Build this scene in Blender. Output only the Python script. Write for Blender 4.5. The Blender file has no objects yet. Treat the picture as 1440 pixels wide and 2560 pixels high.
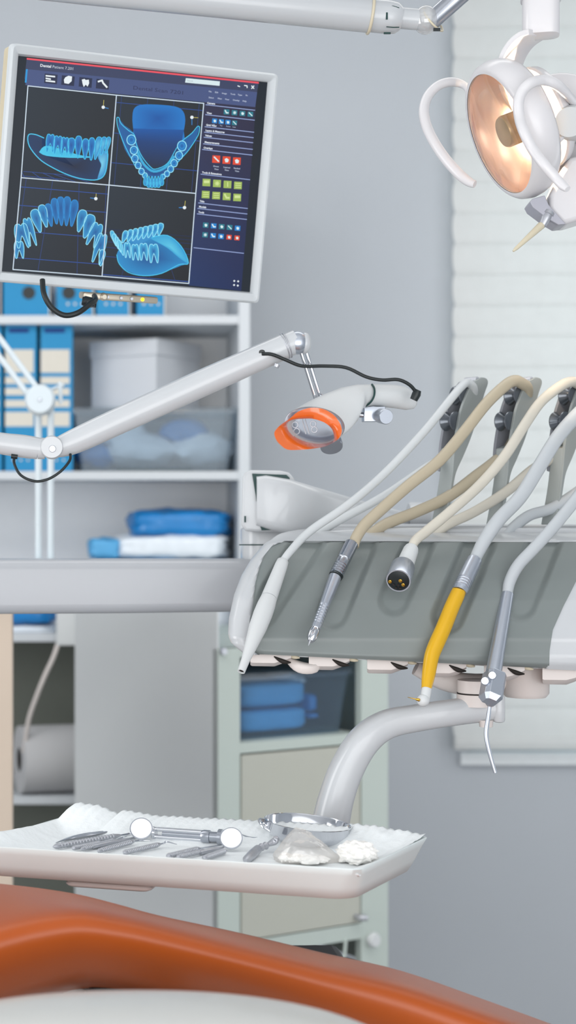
import bpy, bmesh, math, random
from mathutils import Vector, Matrix, Quaternion, noise

random.seed(7)
S = bpy.context.scene
COL = S.collection

# ------------------------------------------------------------------ camera, light, exposure
F = 4200.0            # focal length in pixels of the 1440x2560 frame
CX, CY = 200.0, 1280.0   # principal point (the frame is an off-centre crop)
ZC = 1.46
cam = bpy.data.cameras.new('camera'); cam_o = bpy.data.objects.new('camera', cam); COL.objects.link(cam_o)
cam_o.location = (0, 0, ZC); cam_o.rotation_euler = (math.pi/2, 0, 0)
cam.sensor_fit = 'HORIZONTAL'; cam.sensor_width = 36.0; cam.lens = 36.0*F/1440
cam.shift_x = (720-CX)/1440.0
cam.clip_start = 0.05
cam.dof.use_dof = True; cam.dof.focus_distance = 2.02; cam.dof.aperture_fstop = 8.5
S.camera = cam_o

W = bpy.data.worlds.new('world'); S.world = W; W.use_nodes = True
nt = W.node_tree; bg = nt.nodes['Background']
bg.inputs[0].default_value = (0.97, 0.985, 1.0, 1); bg.inputs[1].default_value = 1.5

def area(name, loc, target, sx, sy, e, col):
    l = bpy.data.lights.new(name, 'AREA'); l.shape = 'RECTANGLE'; l.size = sx; l.size_y = sy; l.energy = e; l.color = col
    o = bpy.data.objects.new(name, l); COL.objects.link(o); o.location = loc
    o.rotation_euler = (Vector(target)-Vector(loc)).to_track_quat('-Z', 'Y').to_euler(); return o
area('ceiling_fill_front', (0.2, 0.9, 2.95), (0.2, 0.9, 0), 2.0, 1.0, 2, (1, 0.985, 0.96))  # weak overhead fill, added without a fixture
area('front_fill', (0.4, -0.5, 1.25), (0.5, 2.0, 1.1), 2.4, 1.3, 28, (0.98, 0.99, 1.0))  # unseen fill behind the camera, added to brighten the tray front
area('ceiling_fill_back', (0.1, 2.7, 2.9), (0.1, 4.4, 1.0), 4.6, 1.2, 48, (1, 0.985, 0.96))  # added overhead fill, tilted towards the bookcase and back wall
area('side_fill_left', (-2.3, 1.7, 1.6), (0.4, 4.6, 1.15), 1.8, 1.6, 42, (1, 0.995, 0.98))  # fill added on the left for cabinet side and bookcase, no window there
area('side_fill_right', (2.4, 2.6, 1.3), (0.9, 4.7, 0.8), 1.4, 1.4, 13, (0.97, 0.99, 1.0))  # matching fill added on the right for the lower back wall
area('window_daylight', (1.6, 5.3, 1.8), (1.5, 4.0, 1.6), 2.4, 2.4, 6, (0.98, 0.99, 1.0))
S.view_settings.view_transform = 'Standard'; S.view_settings.look = 'None'
S.view_settings.exposure = 0.0; S.view_settings.gamma = 1.0; S.view_settings.use_curve_mapping = False

# ------------------------------------------------------------------ helpers
def D(px, py, d): return Vector(((px-CX)/F*d, d, ZC-(py-CY)/F*d))
def G(px, py, z):
    d = (ZC-z)*F/(py-CY); return D(px, py, d)
def plane_hit(px, py, p0, n):
    r = Vector(((px-CX)/F, 1, -(py-CY)/F)); o = Vector((0, 0, ZC))
    t = (p0-o).dot(n)/r.dot(n); return o+r*t
def local(px):           # horizontal right / forward vectors of the line of sight there
    f = Vector(((px-CX)/F, 1, 0)).normalized(); return Vector((f.y, -f.x, 0)), f, Vector((0, 0, 1))
def lin(c): c = c/255.0; return c/12.92 if c <= 0.04045 else ((c+0.055)/1.055)**2.4
def rgb(h): return (lin(h[0]), lin(h[1]), lin(h[2]), 1)

def mat(name, c, rough=0.5, metal=0.0, coat=0.0, vary=0.04, scale=30, bump=0.0, spec=0.5, trans=0.0, alpha=1.0, emis=None, es=0.0, sheen=0.0, ior=1.45):
    m = bpy.data.materials.new(name); m.use_nodes = True
    n = m.node_tree; b = n.nodes['Principled BSDF']
    tc = n.nodes.new('ShaderNodeTexCoord'); no = n.nodes.new('ShaderNodeTexNoise'); no.inputs['Scale'].default_value = scale; no.inputs['Detail'].default_value = 4
    n.links.new(tc.outputs['Object'], no.inputs['Vector'])
    mx = n.nodes.new('ShaderNodeMix'); mx.data_type = 'RGBA'
    col = rgb(c)
    mx.inputs[6].default_value = tuple(x*(1-vary) for x in col[:3])+(1,)
    mx.inputs[7].default_value = tuple(min(1, x*(1+vary)) for x in col[:3])+(1,)
    n.links.new(no.outputs['Fac'], mx.inputs[0]); n.links.new(mx.outputs[2], b.inputs['Base Color'])
    b.inputs['Roughness'].default_value = rough; b.inputs['Metallic'].default_value = metal
    b.inputs['Coat Weight'].default_value = coat; b.inputs['Coat Roughness'].default_value = 0.08 if name != 'orange_leatherette' else 0.28
    b.inputs['Specular IOR Level'].default_value = spec; b.inputs['Transmission Weight'].default_value = trans; b.inputs['Alpha'].default_value = alpha
    b.inputs['IOR'].default_value = ior; b.inputs['Sheen Weight'].default_value = sheen
    if emis: b.inputs['Emission Color'].default_value = rgb(emis); b.inputs['Emission Strength'].default_value = es
    if bump:
        bp = n.nodes.new('ShaderNodeBump'); bp.inputs['Strength'].default_value = bump; bp.inputs['Distance'].default_value = 0.002
        n.links.new(no.outputs['Fac'], bp.inputs['Height']); n.links.new(bp.outputs['Normal'], b.inputs['Normal'])
    return m

def glassy(name, tint, fac_tr, rough=0.1, glossmix=0.15, diff=None, tlm=0.5):   # clear / frosted thin plastic
    m = bpy.data.materials.new(name); m.use_nodes = True; n = m.node_tree; n.nodes.clear()
    out = n.nodes.new('ShaderNodeOutputMaterial'); tr = n.nodes.new('ShaderNodeBsdfTransparent'); tr.inputs[0].default_value = rgb(tint)
    df = n.nodes.new('ShaderNodeBsdfDiffuse'); tl = n.nodes.new('ShaderNodeBsdfTranslucent'); gl = n.nodes.new('ShaderNodeBsdfGlossy'); gl.inputs['Roughness'].default_value = rough
    tc = n.nodes.new('ShaderNodeTexCoord'); no = n.nodes.new('ShaderNodeTexNoise'); no.inputs['Scale'].default_value = 25
    n.links.new(tc.outputs['Object'], no.inputs['Vector'])
    cr = n.nodes.new('ShaderNodeMix'); cr.data_type = 'RGBA'; dc = rgb(diff or tint)
    cr.inputs[6].default_value = tuple(x*0.94 for x in dc[:3])+(1,); cr.inputs[7].default_value = dc; n.links.new(no.outputs['Fac'], cr.inputs[0])
    n.links.new(cr.outputs[2], df.inputs[0]); n.links.new(cr.outputs[2], tl.inputs[0])
    a = n.nodes.new('ShaderNodeMixShader'); a.inputs[0].default_value = tlm; n.links.new(df.outputs[0], a.inputs[1]); n.links.new(tl.outputs[0], a.inputs[2])
    b = n.nodes.new('ShaderNodeMixShader'); b.inputs[0].default_value = fac_tr; n.links.new(a.outputs[0], b.inputs[1]); n.links.new(tr.outputs[0], b.inputs[2])
    fr = n.nodes.new('ShaderNodeMath'); fr.operation = 'POWER'; lw = n.nodes.new('ShaderNodeLayerWeight'); n.links.new(lw.outputs['Facing'], fr.inputs[0]); fr.inputs[1].default_value = 4.0
    mu = n.nodes.new('ShaderNodeMath'); mu.operation = 'MULTIPLY_ADD'; n.links.new(fr.outputs[0], mu.inputs[0]); mu.inputs[1].default_value = 0.5; mu.inputs[2].default_value = glossmix*0.3+0.03
    c = n.nodes.new('ShaderNodeMixShader'); n.links.new(mu.outputs[0], c.inputs[0]); n.links.new(b.outputs[0], c.inputs[1]); n.links.new(gl.outputs[0], c.inputs[2])
    n.links.new(c.outputs[0], out.inputs[0]); return m

M = dict(
 wall=mat('wall_paint', (182, 187, 193), 0.85, vary=0.015, scale=6, bump=0.05),
 ceil=mat('ceiling_paint', (232, 234, 236), 0.9, vary=0.01),
 floor=mat('floor_vinyl', (150, 152, 154), 0.5, vary=0.05, scale=9),
 blind=glassy('blind_fabric', (244, 246, 245), 0.0, 0.5, 0.05, (240, 241, 240)),
 frame=mat('window_frame_paint', (232, 236, 238), 0.4),
 white=mat('white_gloss_plastic', (190, 193, 196), 0.28, coat=0.35, vary=0.015),
 beam=mat('beam_grey_white', (167, 170, 175), 0.35, coat=0.2, vary=0.01),
 white2=mat('white_satin_plastic', (202, 205, 206), 0.45, vary=0.02),
 warmw=mat('warm_white_plastic', (226, 219, 214), 0.35, coat=0.2, vary=0.02),
 pink=mat('moulded_cream_plastic', (212, 204, 200), 0.4, vary=0.03),
 cream=mat('cream_plastic', (206, 196, 172), 0.45, vary=0.05),
 grey=mat('grey_panel_plastic', (122, 129, 128), 0.42, coat=0.05, vary=0.015, spec=0.4),
 whip=mat('whip_arm_light_grey', (154, 160, 159), 0.4, vary=0.03),
 whipshade=mat('whip_arm_shade_grey', (132, 134, 141), 0.4, vary=0.04),
 roller=mat('dark_roller', (98, 104, 112), 0.22, metal=0.4, coat=0.5),
 chrome=mat('chrome', (215, 217, 222), 0.1, metal=1.0, vary=0.02),
 steel=mat('brushed_steel', (178, 182, 190), 0.24, metal=1.0, vary=0.08, scale=80),
 steeld=mat('dark_steel', (186, 188, 194), 0.38, metal=0.75, vary=0.15, scale=150),
 silver=mat('silver_satin', (190, 196, 206), 0.3, metal=0.85, vary=0.03),
 black=mat('black_rubber', (22, 30, 32), 0.4, vary=0.1),
 dark=mat('dark_recess', (30, 24, 20), 0.7),
 gold=mat('gold_contact', (200, 160, 70), 0.25, metal=1.0),
 seal=mat('dark_green_seal', (25, 60, 58), 0.5),
 orange=mat('orange_acrylic', (240, 112, 38), 0.18, coat=0.8, vary=0.03, trans=0.15),
 leather=mat('orange_leatherette', (168, 74, 4), 0.45, coat=0.3, vary=0.05, scale=14, bump=0.03, sheen=0.0, spec=0.4),
 armrest=mat('white_armrest_plastic', (204, 204, 200), 0.35, coat=0.3, vary=0.01),
 yellow=mat('yellow_plastic', (212, 164, 12), 0.3, coat=0.4, vary=0.03),
 hosew=mat('white_hose', (200, 204, 206), 0.4, vary=0.02),
 hoseb=mat('beige_hose', (180, 169, 147), 0.42, vary=0.04),
 hosec=mat('cream_hose', (200, 195, 183), 0.42, vary=0.03),
 hoseg=mat('pale_grey_hose', (182, 187, 191), 0.42, vary=0.03),
 shelf=mat('white_laminate', (198, 203, 208), 0.5, vary=0.012),
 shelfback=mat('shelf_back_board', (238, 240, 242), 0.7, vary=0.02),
 cabw=mat('greenish_white_metal', (186, 196, 190), 0.5, vary=0.01),
 cabs=mat('cabinet_side_metal', (208, 211, 212), 0.5, vary=0.01),
 cabd=mat('cream_door_metal', (182, 183, 173), 0.5, vary=0.01),
 bluebox=mat('blue_cardboard', (24, 130, 180), 0.6, vary=0.03),
 bluedark=mat('dark_blue_slot', (8, 52, 120), 0.7),
 label=mat('beige_label_paper', (204, 200, 190), 0.8, vary=0.02),
 boxw=mat('white_cardboard', (198, 202, 208), 0.75, vary=0.015),
 bin=glassy('frosted_bin_plastic', (238, 244, 248), 0.78, 0.2, 0.05, (212, 222, 230)),
 bin2=glassy('clear_blue_tinted_bin', (236, 244, 250), 0.9, 0.15, 0.05, (190, 210, 228)),
 bluebag=mat('blue_nonwoven_pack', (20, 122, 190), 0.35, coat=0.3, vary=0.2, scale=25, bump=0.4),
 bluepack=mat('mid_blue_pack', (88, 166, 216), 0.5, vary=0.12, scale=25, bump=0.3),
 whitebag=mat('white_plastic_pack', (222, 230, 238), 0.35, coat=0.3, vary=0.12, scale=40, bump=0.4),
 shelfshade=mat('shelf_shade_board', (118, 122, 114), 0.7),
 roll=mat('paper_roll', (196, 196, 198), 0.85, vary=0.02),
 wood=mat('pale_wood', (200, 184, 168), 0.5, vary=0.05, scale=8),
 standbase=mat('black_stand_metal', (34, 36, 38), 0.5),
 stand=mat('white_lamp_metal', (196, 206, 212), 0.35, vary=0.02),
 traym=glassy('white_tray_plastic', (230, 232, 234), 0.0, 0.35, 0.1, (232, 241, 241), tlm=0.1),
 paper=mat('crepe_paper', (236, 240, 241), 0.9, vary=0.02, scale=120, bump=0.6),
 mirror=mat('mirror_glass', (245, 245, 248), 0.35, metal=0.2, vary=0.0),
 cotton=mat('cotton_wool', (240, 238, 234), 1.0, vary=0.04, scale=300, bump=0.6),
 bag=glassy('clear_plastic_bag', (254, 252, 250), 0.72, 0.12, 0.2, (250, 248, 246)),
 lens=glassy('lamp_lens_glass', (255, 240, 226), 0.97, 0.04, 0.2),
 monw=mat('monitor_bezel', (202, 207, 210), 0.45, vary=0.01),
 montan=mat('monitor_side_tan', (200, 188, 160), 0.5, vary=0.03),
 osd=mat('champagne_metal_bar', (196, 188, 172), 0.3, metal=0.6, vary=0.06),
 led=mat('yellow_led', (240, 220, 40), 0.4, emis=(240, 220, 30), es=1.2),
 olive=mat('bulb_shield', (178, 168, 140), 0.25, metal=0.35, coat=0.5, vary=0.25, scale=60),
 lightw=mat('lamp_white_plastic', (216, 214, 216), 0.32, coat=0.25, vary=0.01),
 lightg=mat('lamp_grey_bracket', (168, 168, 178), 0.35, vary=0.02),
 clearc=glassy('clear_joint_cover', (252, 252, 252), 0.6, 0.06, 0.4, (250, 250, 250)),
 bulb=mat('halogen_bulb', (255, 220, 170), 0.4, emis=(255, 196, 120), es=6.0),
)
# dichroic reflector: glossy and letting warm light through
def refl_mat():
    m = bpy.data.materials.new('dichroic_reflector'); m.use_nodes = True; n = m.node_tree; n.nodes.clear()
    out = n.nodes.new('ShaderNodeOutputMaterial'); gl = n.nodes.new('ShaderNodeBsdfGlossy'); gl.inputs[0].default_value = rgb((245, 225, 222)); gl.inputs[1].default_value = 0.3
    tl = n.nodes.new('ShaderNodeBsdfTranslucent'); tl.inputs[0].default_value = rgb((255, 232, 208)); df = n.nodes.new('ShaderNodeBsdfDiffuse'); df.inputs[0].default_value = rgb((255, 240, 230))
    tc = n.nodes.new('ShaderNodeTexCoord'); no = n.nodes.new('ShaderNodeTexNoise'); no.inputs['Scale'].default_value = 30; n.links.new(tc.outputs['Object'], no.inputs['Vector'])
    a = n.nodes.new('ShaderNodeMixShader'); a.inputs[0].default_value = 0.5; n.links.new(tl.outputs[0], a.inputs[1]); n.links.new(df.outputs[0], a.inputs[2])
    b = n.nodes.new('ShaderNodeMixShader'); n.links.new(no.outputs['Fac'], b.inputs[0]); n.links.new(a.outputs[0], b.inputs[1]); n.links.new(gl.outputs[0], b.inputs[2])
    n.links.new(b.outputs[0], out.inputs[0]); return m
M['refl'] = refl_mat()

def nb(): return bmesh.new()
def face(bm, vs):
    try: return bm.faces.new(vs)
    except ValueError: return None
def box(bm, lo, hi, ax=None, o=None):
    """box between lo and hi in axes ax (3 vectors) about origin o"""
    ax = ax or (Vector((1, 0, 0)), Vector((0, 1, 0)), Vector((0, 0, 1))); o = o or Vector((0, 0, 0))
    v = [bm.verts.new(o+ax[0]*x+ax[1]*y+ax[2]*z) for z in (lo[2], hi[2]) for y in (lo[1], hi[1]) for x in (lo[0], hi[0])]
    for f in ((0, 2, 3, 1), (4, 5, 7, 6), (0, 1, 5, 4), (2, 6, 7, 3), (0, 4, 6, 2), (1, 3, 7, 5)): bm.faces.new([v[i] for i in f])
def loft(bm, loops, caps=(True, True), closed=True):
    R = [[bm.verts.new(p) for p in l] for l in loops]; n = len(R[0])
    for a, b in zip(R, R[1:]):
        for i in range(n if closed else n-1):
            j = (i+1) % n; face(bm, (a[i], a[j], b[j], b[i]))
    if closed and caps[0]: face(bm, R[0][::-1])
    if closed and caps[1]: face(bm, R[-1])
    return R
def prism(bm, pts, vec): loft(bm, [pts, [p+vec for p in pts]])
def perp(ax):
    ax = ax.normalized(); h = Vector((0, 0, 1)) if abs(ax.z) < 0.95 else Vector((1, 0, 0))
    u = ax.cross(h).normalized(); return u, ax.cross(u).normalized()
def lathe(bm, p0, p1, prof, seg=32, caps=(True, True), sx=1.0):
    ax = p1-p0; L = ax.length; a = ax.normalized(); u, v = perp(a); loops = []
    for t, r in prof:
        c = p0+a*(t*L); r = max(r, 1e-5)
        loops.append([c+(u*math.cos(k*2*math.pi/seg)*sx+v*math.sin(k*2*math.pi/seg))*r for k in range(seg)])
    loft(bm, loops, caps)
def ball(bm, c, r, seg=24, rings=14, sc=(1, 1, 1)):
    bmesh.ops.create_uvsphere(bm, u_segments=seg, v_segments=rings, radius=r, matrix=Matrix.Translation(c) @ Matrix.Diagonal((*sc, 1)))
def catmull(P, n):
    if n <= 1: return [list(p) for p in P]
    out = []; Q = [P[0]]+list(P)+[P[-1]]
    for i in range(1, len(Q)-2):
        a, b, c, d = Q[i-1], Q[i], Q[i+1], Q[i+2]
        for k in range(n):
            t = k/n
            out.append([0.5*((2*b[j])+(-a[j]+c[j])*t+(2*a[j]-5*b[j]+4*c[j]-d[j])*t*t+(-a[j]+3*b[j]-3*c[j]+d[j])*t**3) for j in range(len(b))])
    out.append(list(P[-1])); return out
def tube(bm, pts, radii, seg=14, n=5, flat=1.0, up=None, sq=2.0, caps=(True, True)):
    """sweep; pts Vectors, radii list or number; flat scales the second axis; up fixes the first axis' normal"""
    if not isinstance(radii, (list, tuple)): radii = [radii]*len(pts)
    A = catmull([list(p)+[r] for p, r in zip(pts, radii)], n)
    C = [Vector(a[:3]) for a in A]; R = [a[3] for a in A]; T = []
    for i in range(len(C)): T.append((C[min(i+1, len(C)-1)]-C[max(i-1, 0)]).normalized())
    if up is None: u = perp(T[0])[0]
    loops = []
    for i, (c, r, t) in enumerate(zip(C, R, T)):
        if up is None:
            u = (u-t*u.dot(t)).normalized(); w = t.cross(u)
        else:
            w = (up-t*up.dot(t)).normalized(); u = w.cross(t)
        l = []
        for k in range(seg):
            a = k*2*math.pi/seg; ca, sa = math.cos(a), math.sin(a)
            ca = math.copysign(abs(ca)**(2/sq), ca); sa = math.copysign(abs(sa)**(2/sq), sa)
            l.append(c+u*ca*r+w*sa*r*flat)
        loops.append(l)
    loft(bm, loops, caps)
def tpx(bm, pts, rpx, **k):
    """tube through (px, py, d) points with radii given in photo pixels at that distance"""
    P = [D(*p) for p in pts]
    if not isinstance(rpx, (list, tuple)): rpx = [rpx]*len(pts)
    tube(bm, P, [r/F*p[2] for r, p in zip(rpx, pts)], **k)
def torus(bm, c, ax, R, r, seg=40, s2=10, sx=1.0):
    u, v = perp(ax); a = ax.normalized(); loops = []
    for i in range(seg):
        t = i*2*math.pi/seg; d = u*math.cos(t)*sx+v*math.sin(t)
        loops.append([c+d*R+(d*math.cos(k*2*math.pi/s2)+a*math.sin(k*2*math.pi/s2))*r for k in range(s2)])
    loops.append(loops[0]); loft(bm, loops, (False, False)); bmesh.ops.remove_doubles(bm, verts=bm.verts, dist=1e-7)
def rrect(w, h, r, n=5):
    o = []
    for cx, cy, a0 in ((w-r, h-r, 0), (-(w-r), h-r, 90), (-(w-r), -(h-r), 180), (w-r, -(h-r), 270)):
        for k in range(n+1):
            a = math.radians(a0+90*k/n); o.append((cx+r*math.cos(a), cy+r*math.sin(a)))
    return o
def rbox(bm, c, half, r, ax=None, b=None):
    """box with rounded vertical edges and softened ends along ax[2]"""
    ax = ax or (Vector((1, 0, 0)), Vector((0, 1, 0)), Vector((0, 0, 1))); b = b if b is not None else r*0.5; L = []
    for z, ins in ((-half[2], b), (-half[2]+b*0.3, b*0.3), (-half[2]+b, 0), (half[2]-b, 0), (half[2]-b*0.3, b*0.3), (half[2], b)):
        L.append([c+ax[0]*x+ax[1]*y+ax[2]*z for x, y in rrect(half[0]-ins, half[1]-ins, max(r-ins*0.5, 1e-4))])
    loft(bm, L)

def obj(name, bm, m, parent=None, smooth=True, bevel=0.0, sharp=40, mods=None):
    bmesh.ops.recalc_face_normals(bm, faces=bm.faces)
    me = bpy.data.meshes.new(name); org = Vector((0, 0, 0))
    if parent is not None: org = Vector(parent['_o'])
    else:
        vs = [v.co for v in bm.verts]
        org = Vector(((min(v.x for v in vs)+max(v.x for v in vs))/2, (min(v.y for v in vs)+max(v.y for v in vs))/2, min(v.z for v in vs)))
    for v in bm.verts: v.co -= org
    bm.to_mesh(me); bm.free()
    for mm in (m if isinstance(m, (list, tuple)) else [m]): me.materials.append(M[mm] if isinstance(mm, str) else mm)
    o = bpy.data.objects.new(name, me); COL.objects.link(o)
    if parent is not None: o.parent = parent; o['_o'] = tuple(org)
    else: o.location = org; o['_o'] = tuple(org)
    if bevel:
        b = o.modifiers.new('bevel', 'BEVEL'); b.width = bevel; b.segments = 3; b.limit_method = 'ANGLE'; b.angle_limit = math.radians(35)
    if smooth:
        me.shade_smooth(); me.set_sharp_from_angle(angle=math.radians(sharp))
    return o
def thing(name, label, cat, loc, group=None):
    o = bpy.data.objects.new(name, None); COL.objects.link(o); o.location = loc; o['_o'] = tuple(loc); o.empty_display_size = 0.05
    o['label'] = label; o['category'] = cat
    if group: o['group'] = group
    return o
def tag(o, label, cat, group=None):
    o['label'] = label; o['category'] = cat
    if group: o['group'] = group
    return o
def struct(name, bm, m, **k):
    o = obj(name, bm, m, **k); o['kind'] = 'structure'; return o
# ------------------------------------------------------------------ room
WD = 4.76
wx0 = D(1140, 0, WD).x; wz1 = D(0, -420, WD).z; wz0 = D(0, 1905, WD).z; wx1 = 2.2
bm = nb()
for a, b in (((-2.6, 0), (wx0+0.03, 3.0)), ((wx0+0.03, 0), (wx1, wz0+0.03)), ((wx0+0.03, wz1), (wx1, 3.0)), ((wx1, 0), (2.6, 3.0))):
    box(bm, (a[0], WD, a[1]), (b[0], WD+0.2, b[1]))
struct('wall_back', bm, 'wall', smooth=False)
bm = nb(); box(bm, (-2.8, -1.5, -0.1), (2.8, WD+0.2, 0)); struct('floor', bm, 'floor', smooth=False)
bm = nb(); box(bm, (-2.8, -0.6, 3.0), (2.8, WD+0.2, 3.1)); struct('ceiling', bm, 'ceil', smooth=False)
bm = nb(); box(bm, (-2.7, -0.6, 0), (-2.6, WD+0.2, 3.0)); struct('wall_left', bm, 'wall', smooth=False)
bm = nb(); box(bm, (2.6, -0.6, 0), (2.7, WD+0.2, 3.0)); struct('wall_right', bm, 'wall', smooth=False)
# window: frame with one mullion and glass in the opening
bm = nb(); x0, x1, z0, z1 = wx0+0.03, wx1, wz0+0.03, wz1
mx_ = D(1335, 0, WD+0.1).x
for a, b in (((x0, z0), (x1, z0+0.05)), ((x0, z1-0.05), (x1, z1)), ((x0, z0), (x0+0.05, z1)), ((x1-0.05, z0), (x1, z1)), ((mx_-0.02, z0), (mx_+0.02, z1)), ((x0, z0+0.55), (x1, z0+0.6))):
    box(bm, (a[0], WD+0.1, a[1]), (b[0], WD+0.15, b[1]))
win = struct('window_1', bm, 'frame', smooth=False)
bm = nb(); box(bm, (x0, WD+0.12, z0), (x1, WD+0.125, z1))
g = obj('pane', bm, glassy('window_glass', (240, 248, 250), 0.97, 0.02, 0.1), win, smooth=False)
bm = nb(); box(bm, (wx0+0.01, WD-0.02, wz0-0.005), (wx1+0.05, WD+0.1, wz0+0.028)); obj('sill', bm, 'frame', win, smooth=False)

# blind: wide closed slats with rounded ends
t = thing('window_blind', 'wide pale blind with scalloped edge over window on right', 'blind', (wx0+0.8, WD-0.06, wz0))
bm = nb(); pitch = 77/F*(WD-0.05); zt = D(0, -440, WD-0.05).z; z = D(0, 1872, WD-0.05).z; k = 0; xl = D(1129, 0, WD-0.05).x; xr = wx1+0.05
top_n = int((zt-z)/pitch)
def slat(bm, zc, h, xl, xr, tilt=0.005):
    pts = []
    n = 8
    for i in range(n+1):
        a = -math.pi/2+math.pi*i/n
        pts.append((xr-0.008+0.008*math.cos(a), math.sin(a)))
    for i in range(n+1):
        a = math.pi/2+math.pi*i/n
        pts.append((xl+0.010+0.010*math.cos(a), math.sin(a)))
    f = [bm.verts.new((x, WD-0.06+tilt*s*0.5-0.003*math.cos(s*1.4), zc+s*h/2)) for x, s in pts]
    g_ = [bm.verts.new((v.co.x, v.co.y+0.0012, v.co.z)) for v in f]
    L = len(f)//2
    for i in range(L-1):
        face(bm, (f[i], f[i+1], f[2*L-2-i], f[2*L-1-i])); face(bm, (g_[i+1], g_[i], g_[2*L-1-i], g_[2*L-2-i]))
    for i in range(len(f)): j = (i+1) % len(f); face(bm, (f[i], f[j], g_[j], g_[i]))
for k in range(1, top_n+1): slat(bm, z+pitch*(k-0.1), pitch*1.03, xl, xr)
obj('slats', bm, 'blind', t)
bm = nb(); rbox(bm, Vector(((xl+xr)/2, WD-0.062, z+pitch*0.2)), ((xr-xl)/2-0.004, 0.010, 0.018), 0.008); obj('bottom_rail', bm, 'blind', t)
bm = nb()
for cxp in (1335, 1140+560): tube(bm, [Vector((D(cxp, 0, WD).x, WD-0.046, z)), Vector((D(cxp, 0, WD).x, WD-0.046, zt))], 0.0015, n=1, seg=6)
obj('ladder_cord', bm, 'white2', t)
bm = nb(); box(bm, (xl, WD-0.09, zt), (xr, WD, zt+0.05)); obj('headrail', bm, 'white2', t, bevel=0.004)

# ------------------------------------------------------------------ bookcase
BD0, BD1 = 4.27, 4.63
bx0, bx1 = D(-420, 0, BD0).x, D(625, 0, BD0).x
t = thing('bookcase', 'tall white open bookcase against back wall behind the monitor', 'bookcase', ((bx0+bx1)/2, 4.3, 0))
ztop = D(0, 420, BD0).z
th = 28/F*BD0
bm = nb(); box(bm, (bx0, BD1, 0.04), (bx1, BD1+0.012, ztop)); obj('back_board', bm, 'shelfback', t, smooth=False)
bm = nb(); box(bm, (bx0+th, BD1-0.006, 0.05), (bx1-th, BD1-0.001, D(0, 1604, BD0).z)); obj('lower_shade_board', bm, 'shelfshade', t, smooth=False)  # dark sheet over the back board paints the lower shelves' shade
for x in (bx0, bx1-th):
    bm = nb(); box(bm, (x, BD0, 0), (x+th, BD1, ztop)); obj('side_panel', bm, 'shelf', t, smooth=False, bevel=0.001)
bm = nb(); box(bm, (bx0+th, BD0, ztop-0.022), (bx1-th, BD1, ztop)); obj('top_panel', bm, 'shelf', t, smooth=False)
SH = []
for y in (788, 1178, 1583, 1990, 2380):
    zt_ = D(0, y, BD0).z; SH.append(zt_)
    bm = nb(); box(bm, (bx0+th, BD0+0.002, zt_-0.022), (bx1-th, BD1, zt_)); obj('shelf', bm, 'shelf', t, smooth=False, bevel=0.001)
bm = nb(); box(bm, (D(141, 0, BD0).x, BD0-0.03, D(0, 1612, BD0).z), (D(190, 0, BD0).x, BD0, D(0, 1440, BD0).z)); sk = obj('power_box', bm, 'cabs', t, bevel=0.003)
bm = nb(); tpx(bm, [(148, 1600, 4.25), (135, 1640, 4.24), (112, 1690, 4.23), (92, 1740, 4.23), (72, 1800, 4.24), (60, 1880, 4.26)], 6); obj('power_cord', bm, 'pink', t)

def sbox(name, x0, x1, y0, z0, dd, m, label, cat, group=None, dep=0.26, d0=None):
    """standing file box: px limits, top py, on shelf height z0"""
    d0 = d0 or dd
    t = thing(name, label, cat, (D((x0+x1)/2, 0, dd).x, dd+dep/2, z0), group)
    bm = nb(); box(bm, (D(x0, 0, dd).x, dd, z0), (D(x1, 0, dd).x, dd+dep, D(0, y0, dd).z)); obj('case', bm, m, t, smooth=False, bevel=0.002)
    return t
bd = BD0+0.03
def disc(bm, px, py, d, r, th_=0.001):
    c = D(px, py, d); lathe(bm, c, c-Vector((0, th_, 0)), [(0, r), (1, r)], 24)
ub = [(-130, 2, None, 'dark blue file box at the frame edge on the upper shelf'), (8, 125, 72, 'wide blue file box with black finger hole, leftmost on upper shelf'),
      (141, 234, 172, 'blue file box with finger hole and white dots, second on upper shelf'), (241, 325, None, 'blue file box behind the monitor control bar on upper shelf'), (342, 413, None, 'rightmost narrow blue file box on upper shelf')]
for a, b, h, lab in ub:
    t = sbox('file_box', a, b, 640 if h != 72 else 655, SH[0], bd, 'bluebox' if a > 0 else 'bluedark', lab, 'file box', 'blue file boxes on the upper shelf')
    if h:
        bm = nb(); disc(bm, h, 732, bd, 0.017); obj('finger_hole', bm, 'black', t)
    if h != 72 and a > 0:
        bm = nb()
        for q in range(3): disc(bm, (a+b)/2-18+q*18, 760, bd, 0.0035)
        obj('dots', bm, 'label', t)
    bm = nb(); box(bm, (D(b-3, 0, bd).x, bd-0.0012, SH[0]+0.002), (D(b, 0, bd).x, bd, D(0, 660, bd).z)); obj('spine_edge', bm, 'label', t, smooth=False)
lb = [(-85, 5, 'blue magazine file cut by frame edge, leftmost on middle shelf'), (12, 92, 'blue magazine file with beige labels behind the white lamp stand, left of its twin'), (101, 182, 'blue magazine file with beige labels next to white storage box')]
for a, b, lab in lb:
    t = sbox('magazine_file', a, b, 808, SH[1], bd, 'bluebox', lab, 'file box', 'blue magazine files on the middle shelf')
    bm = nb(); box(bm, (D(a+10, 0, bd).x, bd-0.001, D(0, 832, bd).z), (D(b-20, 0, bd).x, bd, D(0, 821, bd).z)); obj('slot', bm, 'bluedark', t, smooth=False)
    bm = nb()
    for y0, y1 in ((874, 932), (942, 960), (970, 988), (1000, 1018), (1030, 1066)):
        box(bm, (D(a+1, 0, bd).x, bd-0.001, D(0, y1, bd).z), (D(b-8, 0, bd).x, bd, D(0, y0, bd).z))
    obj('label_strip', bm, 'label', t, smooth=False)
    bm = nb()
    for q in range(3): disc(bm, a+22+q*18, 1150, bd, 0.003)
    obj('dots', bm, 'label', t)

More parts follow.
